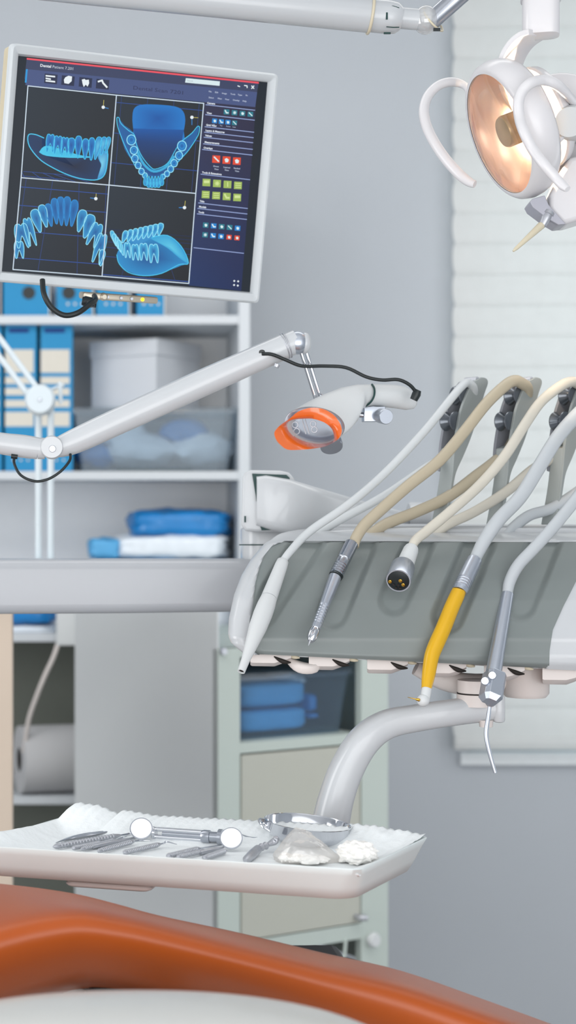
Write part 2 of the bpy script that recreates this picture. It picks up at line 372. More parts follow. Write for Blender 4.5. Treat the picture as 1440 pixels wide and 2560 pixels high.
# frosted storage bin on the middle shelf with the white lidded box on it
def open_bin(t, x0, x1, z0, z1, d0, d1, m, taper=0.02, lip=True, ax=None, o=None, wall=0.003):
    ax = ax or (Vector((1, 0, 0)), Vector((0, 1, 0)), Vector((0, 0, 1))); o = o or Vector((0, 0, 0))
    cx_, cy_ = (x0+x1)/2, (d0+d1)/2; hx, hy = (x1-x0)/2, (d1-d0)/2
    L = []
    for z, k in ((z0, 1), (z1, 0), (z1, 0.15), (z0+wall, 1.1)):
        L.append([o+ax[0]*(cx_+p[0])+ax[1]*(cy_+p[1])+ax[2]*z for p in rrect(hx-taper*k, hy-taper*k, 0.012, 3)])
    bm = nb(); loft(bm, L); obj('tub', bm, m, t)
    if lip:
        bm = nb(); L = [[o+ax[0]*(cx_+p[0])+ax[1]*(cy_+p[1])+ax[2]*z for p in rrect(hx+e, hy+e, 0.014, 3)] for z, e in ((z1-0.006, 0.003), (z1-0.006, 0.006), (z1+0.008, 0.006), (z1+0.01, 0.003))]
        loft(bm, L); obj('lid', bm, m, t)
x0, x1 = D(183, 0, bd).x, D(592, 0, bd).x
zb1 = D(0, 1028, bd).z
t = thing('storage_bin', 'frosted plastic storage bin with lid under the white box', 'bin', ((x0+x1)/2, bd+0.17, SH[1]))
open_bin(t, x0, x1, SH[1]+0.001, zb1, bd, bd+0.36, 'bin')
def blob(bm, c, r, sc, amp=0.3, fr=9, sub=3):
    s = bmesh.ops.create_icosphere(bm, subdivisions=sub, radius=1.0)
    for v in s['verts']:
        d = v.co.copy(); n_ = noise.noise(d*1.7+c*fr)*amp+noise.noise(d*4+c*fr*2)*amp*0.4
        v.co = c+Vector((d.x*sc[0], d.y*sc[1], d.z*sc[2]))*(r*(1+n_))
for (px, py, r, m, lab) in ((460, 1080, .045, 'bluebag', 'crumpled blue pack in frosted bin, towards its right'), (245, 1140, .04, 'bluebag', 'crumpled blue pack in the left of the frosted bin'), (350, 1125, .065, 'whitebag', 'whitish wrapped pack in the middle of the frosted bin'), (500, 1120, .06, 'whitebag', 'whitish wrapped pack at right end of frosted bin'), (300, 1080, .05, 'whitebag', 'whitish pack high in the left of the frosted bin')):
    bm = nb(); c = D(px, py, bd+0.11); c.z = max(c.z, SH[1]+r*0.6); blob(bm, c, r, (1.5, 0.9, 0.75)); tag(obj('wrapped_pack', bm, m), lab, 'pack', 'packs inside the frosted bin')
bm = nb(); box(bm, (D(290, 0, bd).x, bd+0.03, SH[1]+0.005), (D(485, 0, bd).x, bd+0.2, SH[1]+0.011)); tag(obj('folder', bm, 'seal'), 'thin dark green folder on the bottom of the frosted bin', 'folder')
# white lidded box turned 30 degrees
zb = zb1+0.0105
cn = D(392, 1000, bd+0.02); yaw = math.radians(33)
e1 = Vector((-math.cos(yaw), math.sin(yaw), 0)); e2 = Vector((math.sin(yaw), math.cos(yaw), 0)); e3 = Vector((0, 0, 1))
ww, dd2 = 0.205, 0.236
zt_ = D(0, 845, bd+0.02).z
cn.z = zb
t = thing('storage_box', 'white cardboard box with lid standing on frosted bin', 'box', cn+e1*ww/2+e2*dd2/2)
bm = nb(); box(bm, (0.004, 0.004, 0), (ww-0.004, dd2-0.004, zt_-zb-0.01), (e1, e2, e3), cn); obj('case', bm, 'boxw', t, smooth=False)
bm = nb(); box(bm, (0, 0, zt_-zb-0.042), (ww, dd2, zt_-zb), (e1, e2, e3), cn); obj('lid', bm, 'boxw', t, smooth=False, bevel=0.001)
# packs on the third shelf, one on top of another
def pack(px0, px1, py0, py1, d, dep, m, lab, name='wrapped_pack', grp=None, amp=0.1):
    c = D((px0+px1)/2, (py0+py1)/2, d+dep/2); bm = nb(); h = Vector(((px1-px0)/2/F*d, dep/2, (py1-py0)/2/F*d))
    s = bmesh.ops.create_cube(bm, size=2.0); bmesh.ops.subdivide_edges(bm, edges=bm.edges, cuts=9, use_grid_fill=True)
    for v in bm.verts:
        q = v.co.copy(); l4 = (abs(q.x)**5+abs(q.y)**5+abs(q.z)**5)**(1/5)
        q = q/l4; n_ = noise.noise(Vector((q.x*3, q.y*2, q.z*3))+c*7)*amp+noise.noise(q*7+c*3)*amp*0.5
        v.co = c+Vector((q.x*h.x*(1+n_*0.5), q.y*h.y, q.z*h.z*(1+n_)))
    o = obj(name, bm, m); tag(o, lab, 'pack', grp); return o
pk = 'wrapped packs on the shelf behind the arm'
pd = BD0+0.04
zs = D(0, 1583, BD0).z
def ysh(d): return CY-(zs-ZC)*F/d
pack(215, 590, 1480, ysh(pd)-2, pd, 0.28, 'whitebag', 'white wrapped bundle at the bottom of the pack stack', grp=pk)
pack(225, 575, 1395, 1480, pd, 0.26, 'bluepack', 'blue bundle in stack, mostly behind the white beam', grp=pk)
pack(270, 572, 1334, 1396, pd, 0.24, 'whitebag', 'whitish crumpled bundle directly under the bright blue one', grp=pk, amp=0.2)
pack(318, 577, 1274, 1342, pd+0.01, 0.2, 'bluebag', 'bright blue wrapped bundle topmost on the stack', grp=pk, amp=0.25)
pack(222, 300, 1346, 1396, pd, 0.12, 'bluepack', 'small blue-white bundle at left end of the stack', grp=pk, amp=0.4)
pack(-60, 146, 1500, ysh(pd)-24, pd, 0.2, 'bluebag', 'blue bundle low at left beside wooden panel', grp=pk, amp=0.2)
pack(-60, 146, 1556, ysh(pd)-2, pd, 0.22, 'whitebag', 'flat whitish bundle beneath the low blue bundle', grp=pk, amp=0.2)
# paper roll on the next shelf
zr = D(0, 1990, BD0).z; rr = 84/F*4.3
c0 = D(48, 0, 4.31); c0.z = zr+rr+0.001; c1 = c0+Vector((0.36, 0.085, 0))
t = thing('paper_roll', 'thick white paper roll on lower shelf beside wooden panel', 'paper roll', Vector((c0.x, c0.y, zr)))
bm = nb(); lathe(bm, c0, c1, [(0, rr*0.36), (0, rr), (1, rr), (1, rr*0.36), (0, rr*0.36)], 40, (False, False)); obj('paper', bm, 'roll', t)
bm = nb(); lathe(bm, c0, c1, [(0.001, rr*0.3), (0.001, rr*0.36), (1, rr*0.36), (1, rr*0.3), (0.001, rr*0.3)], 30, (False, False)); obj('core', bm, 'dark', t)

# wooden desk end at the left, its top hidden behind the beam
t = thing('desk', 'pale wooden desk with upright end panel at the left frame edge', 'desk', Vector((D(-100, 0, 3.2).x, 3.2, 0)))
dz0, dz1 = D(0, 1490, 3.0).z, D(0, 1440, 3.0).z
bm = nb(); box(bm, (D(-10, 0, 3.0).x, 3.0, 0), (D(31, 0, 3.0).x, 3.05, dz0)); box(bm, (D(-700, 0, 3.0).x, 3.03, dz0-.45), (D(-10, 0, 3.0).x, 3.05, dz0)); obj('end_panel', bm, 'wood', t, smooth=False, bevel=0.002)
bm = nb(); box(bm, (D(-700, 0, 3.0).x, 2.99, dz0), (D(142, 0, 3.0).x, 3.5, dz1)); obj('desk_top', bm, 'wood', t, smooth=False, bevel=0.002)
bm = nb(); box(bm, (D(-700, 0, 3.0).x, 3.0, 0), (D(-640, 0, 3.0).x, 3.05, dz0)); obj('leg', bm, 'wood', t, smooth=False, bevel=0.002)

# white two-rod lamp stand in front of the bookcase
t = thing('desk_lamp', 'white jointed lamp stand with round hinge before blue files', 'lamp', Vector((D(110, 0, 3.2).x, 3.2, dz1)))
bm = nb()
for x in (96, 127):
    p = D(x, 1000, 3.2); tube(bm, [p, Vector((p.x, p.y, dz1+.02))], 8.5/F*3.2, n=1)
obj('pole', bm, 'stand', t)
bm = nb(); lathe(bm, Vector((D(60, 0, 3.2).x, 3.2, dz1)), Vector((D(60, 0, 3.2).x, 3.2, dz1+.022)), [(0, .09), (.7, .09), (1, .08)], 40); obj('base', bm, 'stand', t)
bm = nb(); c = D(100, 1000, 3.17); lathe(bm, c+Vector((0, .03, 0)), c-Vector((0, .012, 0)), [(0, .026), (.1, .029), (.85, .029), (1, .024)], 36); hj = obj('hinge', bm, 'stand', t)
bm = nb(); lathe(bm, c-Vector((0, .012, 0)), c-Vector((0, .014, 0)), [(0, .004), (1, .003)], 16); obj('screw', bm, 'steel', hj)
bm = nb()
for dx, dy in ((-9, 10), (10, -12)):
    tube(bm, [D(85+dx, 985+dy, 3.2), D(-60+dx, 792+dy, 3.2), D(-200+dx, 606+dy, 3.2)], 7.5/F*3.2, n=1)
obj('upper_arm', bm, 'stand', t)
bm = nb(); tpx(bm, [(150, 955, 3.19), (152, 1010, 3.19)], 5, n=1); tpx(bm, [(100, 985, 3.2), (160, 962, 3.19)], 4, n=1); obj('spring_hook', bm, 'stand', t)
bm = nb(); c = D(-200, 606, 3.2); lathe(bm, c+Vector((0, 0, .02)), c-Vector((0, 0, .03)), [(0, .08), (.4, .11), (1, .11)], 32); obj('lamp_head', bm, 'stand', t)

# ------------------------------------------------------------------ metal cabinet, turned
CN = Vector(((545-CX)/F*3.5, 3.5, 0)); ca = math.radians(30)
ex = Vector((math.cos(ca), math.sin(ca), 0)); ey = Vector((-math.sin(ca), math.cos(ca), 0)); ez = Vector((0, 0, 1)); AX = (ex, ey, ez)
def ct(px):
    k = (px-CX)/F; return (k*CN.y-CN.x)/(ex.x-k*ex.y)
def cz(px, py):
    d = CN.y+ex.y*ct(px); return ZC-(py-CY)/F*d
DW, DDp = ct(970), 0.60
zt_, zb_ = cz(547, 1622), cz(970, 2420)
t = thing('metal_cabinet', 'pale greenish metal cabinet with open shelf and cream door', 'cabinet', CN+ex*DW/2+ey*DDp/2+Vector((0, 0, 0.0)))
pw = ct(600)
bm = nb(); box(bm, (0.0, 0.003, zb_), (0.004, DDp, cz(545, 1470)), AX, CN); obj('side_panel', bm, 'cabs', t, smooth=False)
bm = nb(); box(bm, (DW-0.004, 0.003, zb_), (DW, DDp, zt_), AX, CN); obj('side_panel', bm, 'cabw', t, smooth=False)
bm = nb(); box(bm, (0, -0.001, zb_), (pw, 0.02, zt_), AX, CN); obj('post', bm, 'cabw', t, smooth=False, bevel=0.001)
bm = nb(); box(bm, (ct(903), -0.001, zb_), (DW, 0.02, zt_), AX, CN); obj('post', bm, 'cabw', t, smooth=False, bevel=0.001)
bm = nb(); box(bm, (0.004, 0.0, zt_-0.02), (DW-0.004, DDp-0.004, zt_), AX, CN); obj('top', bm, 'cabw', t, smooth=False)
bm = nb(); box(bm, (0.004, DDp-0.004, zb_), (DW-0.004, DDp, zt_), AX, CN); obj('back', bm, 'cabw', t, smooth=False)
zs1, zs0 = cz(600, 1858), cz(600, 1884)
bm = nb(); box(bm, (pw, 0.0, zs0), (ct(903), DDp-0.004, zs1), AX, CN); obj('shelf', bm, 'cabw', t, smooth=False)
zd0 = cz(671, 2341)
bm = nb(); box(bm, (DW, 0.03, zb_), (DW+0.012, DDp-0.02, zt_), AX, CN); obj('side_shade', bm, 'standbase', t, smooth=False)  # black strip standing in for the shaded gap beside the cabinet
bm = nb(); box(bm, (pw+0.003, -0.002, zd0), (ct(903)-0.004, 0.014, zs0-0.004), AX, CN); dr = obj('door', bm, 'cabd', t, smooth=False, bevel=0.001)
bm = nb(); p = CN+ex*ct(888)+ez*cz(888, 2290); tube(bm, [p-ey*0.002, p-ey*0.02, p-ey*0.024+ex*0.012], 0.007); obj('handle', bm, 'steeld', dr)
bm = nb(); box(bm, (pw, 0.0, cz(744, 2372)), (ct(903), DDp-0.004, zd0-0.003), AX, CN); obj('rail', bm, 'cabw', t, smooth=False)
bm = nb(); box(bm, (pw, 0.06, zb_+0.004), (ct(903), 0.5, zb_+0.01), AX, CN); obj('bottom', bm, 'cabw', t, smooth=False)
bm = nb(); p0 = CN+ez*cz(850, 2395); P = [p0+ex*ct(745)-ey*0.0, p0+ex*ct(800)-ey*0.0, p0+ex*ct(855), p0+ex*ct(862)+ez*0.015, p0+ex*ct(864)+ez*0.04]
tube(bm, P, 0.004); obj('drawer_handle', bm, 'cabw', t)
bm = nb(); c = CN+ex*ct(926)+ez*cz(926, 2347); lathe(bm, c, c-ey*0.02, [(0, .012), (.5, .012), (.6, .017), (1, .013)], 20); obj('knob', bm, 'cabs', t)
bm = nb(); c = CN+ex*0.01+ez*cz(553, 1628); lathe(bm, c, c-ey*0.01, [(0, .008), (1, .007)], 16); obj('latch', bm, 'steeld', t)
bm = nb()
for u in (0.03, DW-0.03):
    for v in (0.04, DDp-0.04): box(bm, (u-.015, v-.015, 0), (u+.015, v+.015, zb_), AX, CN)
box(bm, (0.02, 0.03, zb_-0.03), (DW-0.02, DDp-0.03, zb_-0.001), AX, CN); obj('stand', bm, 'standbase', t, smooth=False)
# tinted bin on the cabinet shelf
u0, u1 = pw+0.004, ct(893)
zbt = cz(700, 1692)
t = thing('storage_bin', 'clear blue-tinted bin of blue packs on the metal cabinet shelf', 'bin', CN+ex*(u0+u1)/2+ey*0.2+ez*zs1)
open_bin(t, u0, u1, zs1+0.001, zbt, 0.02, 0.42, 'bin2', taper=0.015, ax=AX, o=CN)
def cpack(u0, u1, v0, v1, z0, z1, m, lab):
    bm = nb(); bmesh.ops.create_cube(bm, size=2.0); bmesh.ops.subdivide_edges(bm, edges=bm.edges, cuts=7, use_grid_fill=True); c = CN+ex*(u0+u1)/2+ey*(v0+v1)/2+ez*(z0+z1)/2
    for v in bm.verts:
        q = v.co.copy(); q = q/(abs(q.x)**6+abs(q.y)**6+abs(q.z)**6)**(1/6); n_ = noise.noise(q*3+c*5)*0.07
        v.co = c+ex*q.x*(u1-u0)/2*(1+n_)+ey*q.y*(v1-v0)/2+ez*q.z*(z1-z0)/2*(1+n_)
    tag(obj('wrapped_pack', bm, m), lab, 'pack', 'blue packs in the tinted bin')
zm = cz(750, 1775)
cpack(u0+0.03, ct(815), 0.05, 0.30, zs1+0.008, zm-0.001, 'bluepack', 'lower large blue pack inside the tinted bin')
cpack(u0+0.035, ct(812), 0.05, 0.30, zm+0.001, cz(700, 1712), 'bluepack', 'upper large blue pack inside the tinted bin')
cpack(ct(818), ct(842), 0.06, 0.2, zs1+0.03, cz(830, 1790), 'bluebag', 'small rounded blue pack, lower right in tinted bin')
cpack(ct(816), ct(838), 0.06, 0.2, cz(830, 1787), cz(830, 1742), 'bluebag', 'small rounded blue pack, upper right in tinted bin')
bm = nb(); c = CN+ex*ct(800)+ey*0.12+ez*(cz(800, 1706)); blob(bm, c, 0.02, (2.2, 1.5, 0.55), 0.4); tag(obj('plastic_bag', bm, 'whitebag'), 'crumpled clear bag on top of the blue packs in bin', 'bag')
# ------------------------------------------------------------------ monitor
mth, mph = math.radians(16), math.radians(-9)
MN = Vector((math.sin(mth)*math.cos(mph), -math.cos(mth)*math.cos(mph), math.sin(mph)))
MP = D(335, 440, 2.2)
def mp(x, y, off=0.0): return plane_hit(x, y, MP, MN)+MN*off
t = thing('monitor', 'white-framed monitor showing blue dental scans above bookcase', 'monitor', mp(310, 730)-MN*0.03)
oc = [(22, 108), (690, 186), (641, 759), (-24, 703)]; sc_ = [(46, 140), (668, 206), (624, 730), (5, 678)]
def inset(pts, k):
    c = Vector((sum(p.x for p in pts)/4, sum(p.y for p in pts)/4, sum(p.z for p in pts)/4)); return [p+(c-p).normalized()*k for p in pts]
def rquad(pts, r, n=4):
    o = []
    for i in range(4):
        a, b, c = pts[i-1], pts[i], pts[(i+1) % 4]; u = (a-b).normalized(); v = (c-b).normalized()
        for k in range(n+1):
            q = k/n; p0, p2 = b+u*r, b+v*r; o.append(p0*(1-q)**2+b*2*q*(1-q)+p2*q*q)
    return o
O = [mp(*p) for p in oc]; I = [mp(*p) for p in sc_]
bm = nb()
loft(bm, [rquad(inset(O, 0.001), .006), rquad(O, .007), [p+MN*0.010 for p in rquad(inset(O, 0.001), .007)], [p+MN*0.012 for p in rquad(inset(O, 0.005), .006)],
          [p+MN*0.008 for p in rquad(inset(I, -0.003), .0005)], [p-MN*0.0005 for p in rquad(I, .0002)]], (False, False))
obj('bezel', bm, 'monw', t, sharp=50)
bm = nb(); loft(bm, [[p-MN*0.0005 for p in rquad(inset(O, 0.0015), .006)], [p-MN*0.03 for p in rquad(inset(O, 0.002), .006)], [p-MN*0.045 for p in rquad(inset(O, 0.02), .01)], [p-MN*0.055 for p in rquad(inset(O, 0.07), .02)]])
obj('back_shell', bm, 'montan', t)
bm = nb(); c = mp(330, 430, -0.055); lathe(bm, c, c-MN*0.05, [(0, .035), (1, .03)], 24)
tube(bm, [c-MN*0.05, c-MN*0.08+Vector((-.05, 0, .01)), c-MN*0.08+Vector((-.3, 0.02, .03)), c-MN*0.08+Vector((-.65, .03, .03))], 0.022, n=4); obj('support_arm', bm, 'white', t)

# screen picture: coloured layers on the panel, all emitting
SB = nb(); CL = SB.loops.layers.float_color.new('Col')
def lc(c): return (lin(c[0]), lin(c[1]), lin(c[2]), 1)
def s1(x, y, lv): return mp(x/2.0571, 100+y/2.0571, 0.0004+lv*0.00006)
def sp(pts, c, lv=1, cs=None):
    vs = [SB.verts.new(s1(x, y, lv)) for x, y in pts]
    try: f = SB.faces.new(vs)
    except ValueError: return
    for i, l in enumerate(f.loops): l[CL] = lc(cs[i] if cs else c)
def sline(pts, w, c, lv=3, closed=False, n=1, c2=None):
    P = [tuple(p) for p in catmull([list(p) for p in (list(pts)+[pts[0]] if closed else pts)], n)]
    for i, ((x0, y0), (x1, y1)) in enumerate(zip(P, P[1:])):
        dx, dy = x1-x0, y1-y0; L = math.hypot(dx, dy) or 1; nx, ny = -dy/L*w/2, dx/L*w/2; ex_, ey_ = dx/L*w*0.3, dy/L*w*0.3
        q = i/max(1, len(P)-2); cc = c if not c2 else tuple(c[j]*(1-q)+c2[j]*q for j in range(3))
        sp([(x0+nx-ex_, y0+ny-ey_), (x1+nx+ex_, y1+ny+ey_), (x1-nx+ex_, y1-ny+ey_), (x0-nx-ex_, y0-ny-ey_)], cc, lv)
def sfan(pts, cc, cb, lv=2, n=1, ctr=None):
    P = catmull([list(p) for p in list(pts)+[pts[0]]], n)[:-1]
    cx = sum(p[0] for p in P)/len(P) if not ctr else ctr[0]; cy = sum(p[1] for p in P)/len(P) if not ctr else ctr[1]
    for i in range(len(P)):
        a, b = P[i], P[(i+1) % len(P)]; sp([(cx, cy), tuple(a), tuple(b)], None, lv, [cc, cb, cb])
def text(s, x, y, h, c, lv=4, bold=0.0, x1=None):
    cu = bpy.data.curves.new('t', 'FONT'); cu.body = s; cu.size = 1; cu.resolution_u = 2; cu.offset = bold
    o = bpy.data.objects.new('t', cu); COL.objects.link(o); dg = bpy.context.evaluated_depsgraph_get(); me = bpy.data.meshes.new_from_object(o.evaluated_get(dg))
    wd = max([v.co.x for v in me.vertices] or [1]); k = h*1.35; kx = k if x1 is None else (x1-x)/wd
    for p in me.polygons:
        vs = []
        for i in p.vertices:
            v = me.vertices[i].co; X = x+v.x*kx; Y = y-v.y*k+v.x*kx*0.104; vs.append((X+v.y*k*0.075, Y))
        sp(vs, c, lv)
    bpy.data.objects.remove(o); bpy.data.curves.remove(cu); bpy.data.meshes.remove(me)
BG = (25, 33, 42)
sp([(95, 82), (1375, 218), (1284, 1296), (10, 1190)], (24, 34, 44), 0)
# side bar and header
sp([(137, 96), (1330, 220), (1310, 330), (125, 200)], (58, 66, 96), 1); sp([(137, 150), (1322, 268), (1312, 345), (130, 232)], (70, 84, 128), 1.5)
sp([(1050, 320), (1315, 345), (1240, 1290), (970, 1262)], (38, 44, 74), 1, [(48, 48, 74), (42, 42, 66), (28, 42, 84), (28, 50, 96)])
sp([(137, 92), (1330, 216), (1330, 225), (137, 101)], (235, 84, 98), 3)
sp([(133, 150), (142, 150), (136, 220), (127, 219)], (40, 150, 215), 3)
text('Dental', 205, 137, 15, (236, 240, 245), bold=0.02, x1=262); text('Patient 7.201', 268, 144, 15, (200, 208, 222), x1=375)
text('Dental Scan 7201', 682, 254, 20, (44, 50, 84), x1=940)
for i, x in enumerate((230, 318, 408, 496)):
    y = 172+i*9.2; sp([(x, y), (x+66, y+7), (x+62, y+56), (x-4, y+49)], (38, 46, 74), 2)
Wt = (230, 238, 242)
for k in range(3): sp([(234, 180+k*13), (283-(k == 1)*22, 185+k*13), (283-(k == 1)*22, 193+k*13), (234, 188+k*13)], Wt, 4)
sfan([(335, 192), (352, 184), (370, 188), (368, 212), (352, 226), (330, 222), (328, 204)], Wt, Wt, 4)
sfan([(420, 204), (434, 200), (440, 206), (456, 204), (458, 222), (450, 240), (440, 230), (430, 242), (424, 226)], Wt, Wt, 4)
sline([(505, 214), (524, 208), (530, 222), (549, 243)], 9, Wt, 4)
sp([(955, 196), (1130, 213), (1128, 236), (951, 219)], (214, 232, 236), 4)
text('Search', 962, 212, 8, (140, 150, 160), 5)
sline([(1222, 236), (1232, 240)], 5, Wt, 4); sline([(1256, 234), (1270, 236), (1270, 246)], 5, Wt, 4); sline([(1293, 236), (1305, 250)], 5, Wt, 4); sline([(1305, 236), (1293, 250)], 5, Wt, 4)
for s, x, y in (('File', 1072, 268), ('Edit', 1104, 272), ('Image', 1140, 277), ('Tools', 1184, 281), ('Type', 1222, 285), ('Fx', 1262, 288), ('Select', 1072, 299), ('Filter', 1118, 304), ('View', 1156, 308), ('Overlay', 1196, 312), ('Help', 1246, 317)):
    text(s, x, y, 8, (190, 200, 220), bold=0.02)
def rule(y0, x0, x1, c=(150, 168, 215), w=4, tx=None):
    sline([(x0, y0), (x1, y0+(x1-x0)*0.113)], w, c, 3)
    if tx: text(tx, x0+6, y0-5, 9.5, (225, 232, 242), bold=0.04)
for y, x0, x1, tx in ((333, 1058, 1310, 'Camera'), (384, 1056, 1308, 'View'), (446, 1053, 1305, 'Grid View'), (474, 1050, 1302, 'Layers & Measures'), (500, 1048, 1300, 'Values'), (534, 1045, 1298, 'Measurements'), (563, 1040, 1296, 'Overlays'), (690, 1032, 1284, 'Tools & Extensions'), (838, 1020, 1272, 'Title'), (866, 1016, 1270, 'Models'), (894, 1013, 1268, 'Tools')):
    rule(y, x0, x1, tx=tx)
rule(1068, 996, 1252)
TE, BL_, RD, GR = (40, 122, 140), (30, 130, 205), (222, 74, 46), (158, 184, 92)
def icon(x, y, s, c, kind=0):
    sp([(x-s, y-s), (x+s, y-s+2), (x+s-2, y+s), (x-s-2, y+s-2)], c, 3); k = s*0.55; w = (215, 235, 238) if c != GR else (206, 224, 150)
    if kind == 0: sfan([(x-k, y-k*.5), (x, y-k), (x+k, y-k*.2), (x+k*.6, y+k), (x-k*.6, y+k)], w, w, 4)
    elif kind == 1: sline([(x-k, y-k), (x+k, y+k)], s*0.35, w, 4)
    elif kind == 2: sline([(x-k, y-k), (x-k*.2, y+k*.6), (x+k, y+k*.6)], s*0.45, w, 4)
    elif kind == 3:
        for a in range(4): sline([(x-k*math.cos(a*.785), y-k*math.sin(a*.785)), (x+k*math.cos(a*.785), y+k*math.sin(a*.785))], s*0.2, w, 4)
    elif kind == 4: sp([(x-k*1.3, y-k), (x+k*1.3, y-k), (x+k*1.3, y+k*.3), (x-k*1.3, y+k*.3)], w, 4)
    elif kind == 5: sline([(x, y-k), (x, y+k)], s*0.25, w, 4)
    elif kind == 6:
        for q in (-.5, 0, .5): sline([(x-k*1.2, y+q*s), (x+k*1.2, y+q*s)], s*0.18, w, 4)
for i, k in enumerate((2, 3, 0, 1)): icon(1165+i*41, 370+i*4, 14, TE, k)
for i, k in enumerate((0, 2, 0, 1)): icon(1104+i*34, 416+i*3.5, 13, BL_ if i < 3 else TE, k)
for i, tx in enumerate(('Fit', 'Top', 'Rotate', 'Scale')): text(tx, 1096+i*33, 438+i*4, 6, (170, 180, 200), bold=0.02)
for i, (k, a) in enumerate(((1, 'Direct'), (0, 'Layered'), (0, 'Stacked'))):
    icon(1112+i*53, 613+i*5, 20, RD, k); text(a, 1096+i*52, 652+i*5, 8, (190, 200, 220), bold=0.02); text('View', 1101+i*53, 667+i*5, 8, (190, 200, 220), bold=0.02)
for r in range(2):
    for i in range(4): icon(1062+i*54-r*4, 733+i*5+r*62, 20, GR, [[4, 3, 5, 6], [6, 6, 2, 4]][r][i])
for r in range(2):
    for i in range(5): icon(1058+i*41-r*3, 952+i*4+r*50, 14-(1 if r and i > 2 else 0), (TE, BL_, TE, TE, BL_, TE, BL_, BL_, RD, RD)[r*5+i], (0, 2, 0, 1, 0, 3, 2, 0, 0, 0)[r*5+i])
for x, y in ((1204, 1239), (1224, 1241), (1203, 1260), (1222, 1263)): sfan([(x-6, y), (x, y-6), (x+6, y), (x, y+6)], Wt, Wt, 4)
# four views
Q = {'tl': [(143, 236), (598, 284), (560, 746), (108, 708)], 'tr': [(598, 284), (1047, 326), (1006, 789), (560, 746)], 'bl': [(108, 708), (560, 746), (524, 1215), (66, 1180)], 'br': [(560, 746), (1006, 789), (970, 1252), (524, 1215)]}
for q in Q.values(): sp(q, (32, 36, 42), 2, [(38, 48, 58), (36, 42, 48), (28, 32, 38), (26, 38, 50)])
def quad(q, u, v):
    a, b, c, d = Q[q]; return tuple((a[i]*(1-u)+b[i]*u)*(1-v)+(d[i]*(1-u)+c[i]*u)*v for i in range(2))
LB = (44, 84, 168)
for v in (.08, .42, .75): sline([quad('tr', 0, v), quad('tr', 1, v)], 2.5, LB, 2.3)
for u in (.06, .36, .66, .95): sline([quad('tr', u, 0), quad('tr', u, 1)], 2.5, (38, 62, 120), 2.3)
for v in (.1, .3, .58, .87): sline([quad('bl', 0, v), quad('bl', 1, v)], 3, LB, 2.3)
for u, u2 in ((.06, -.02), (.36, .28), (.66, .72), (.97, 1.0)): sline([quad('bl', max(u, 0), 0), quad('bl', max(u2, 0), 1)], 3, (38, 62, 120), 2.3)
for v in (.48, .52, .56, .62, .68, .78, .98): sline([quad('br', 0, v), quad('br', 1, v)], 2+v*1.5, tuple(int(x*v) for x in LB), 2.3)
for u, u2 in ((.3, .22), (.5, .55), (.68, .85)): sline([quad('br', u, .62), quad('br', u2, 1)], 2.2, (34, 56, 110), 2.3)
for v in (.93, .98): sline([quad('tl', 0.02, v), quad('tl', .5, v)], 2, LB, 2.3)
for k in range(5): sline([quad('tl', k*.12, .93), quad('tl', .04+k*.2, 1)], 2, LB, 2.3)
# lit tooth shapes
E_, Mi, Dk, Hi = (72, 196, 236), (26, 108, 178), (18, 66, 132), (150, 228, 248)
def tooth(cx, cy, w, h, ang=0, cc=Dk, cb=(40, 140, 206), e=E_, roots=2, lv=3):
    if roots == 2: P = [(-.42, .5), (-.5, -.1), (-.38, -.46), (-.12, -.5), (.02, -.42), (.16, -.5), (.4, -.44), (.5, -.08), (.4, .5), (.26, .5), (.06, .08), (-.06, .08), (-.26, .5)]
    else: P = [(-.12, .5), (-.42, 0), (-.48, -.3), (-.25, -.5), (.25, -.5), (.48, -.3), (.42, 0), (.12, .5)]
    a = math.radians(ang); ca, sa = math.cos(a), math.sin(a)
    R = [(cx+x*w*ca-y*h*sa, cy+x*w*sa+y*h*ca) for x, y in P]
    sfan(R, cc, cb, lv, 3, ctr=(cx+.1*h*sa, cy-.1*h*ca)); sline(R, 3.2, e, lv+0.6, True, 3)
# view 1 jaw from the side
J = [(140, 492), (152, 545), (200, 610), (262, 652), (350, 694), (430, 716), (500, 718), (538, 690), (552, 620), (550, 565), (520, 560), (420, 600), (300, 600), (220, 590), (215, 500), (180, 488)]
sfan(J, (28, 38, 62), (28, 56, 96), 2.6, 3, ctr=(380, 650))
sfan([(500, 570), (553, 575), (552, 630), (535, 690), (500, 715), (520, 650), (505, 610)], (120, 205, 232), (50, 140, 200), 2.8, 3)
sline([(225, 504), (180, 486), (145, 490), (150, 545), (200, 610), (262, 652), (350, 694), (430, 716), (500, 718), (538, 690), (552, 620), (552, 570)], 5, E_, 3, False, 4)
sfan([(200, 577), (225, 548), (270, 548), (400, 590), (480, 603), (360, 606), (240, 596)], (60, 182, 220), (70, 196, 232), 3, 3)
for i, (x, y, w, h) in enumerate(((258, 530, 44, 90), (297, 540, 44, 92), (333, 548, 40, 94), (366, 552, 40, 92), (402, 550, 36, 108), (438, 560, 36, 100), (470, 560, 34, 110), (500, 556, 34, 112), (528, 545, 30, 90), (552, 540, 24, 80))):
    tooth(x, y, w, h, 3 if i < 7 else 12, cc=(22, 84, 158) if i < 7 else (96, 190, 224), cb=(34, 130, 200), roots=2 if i < 3 else 1)
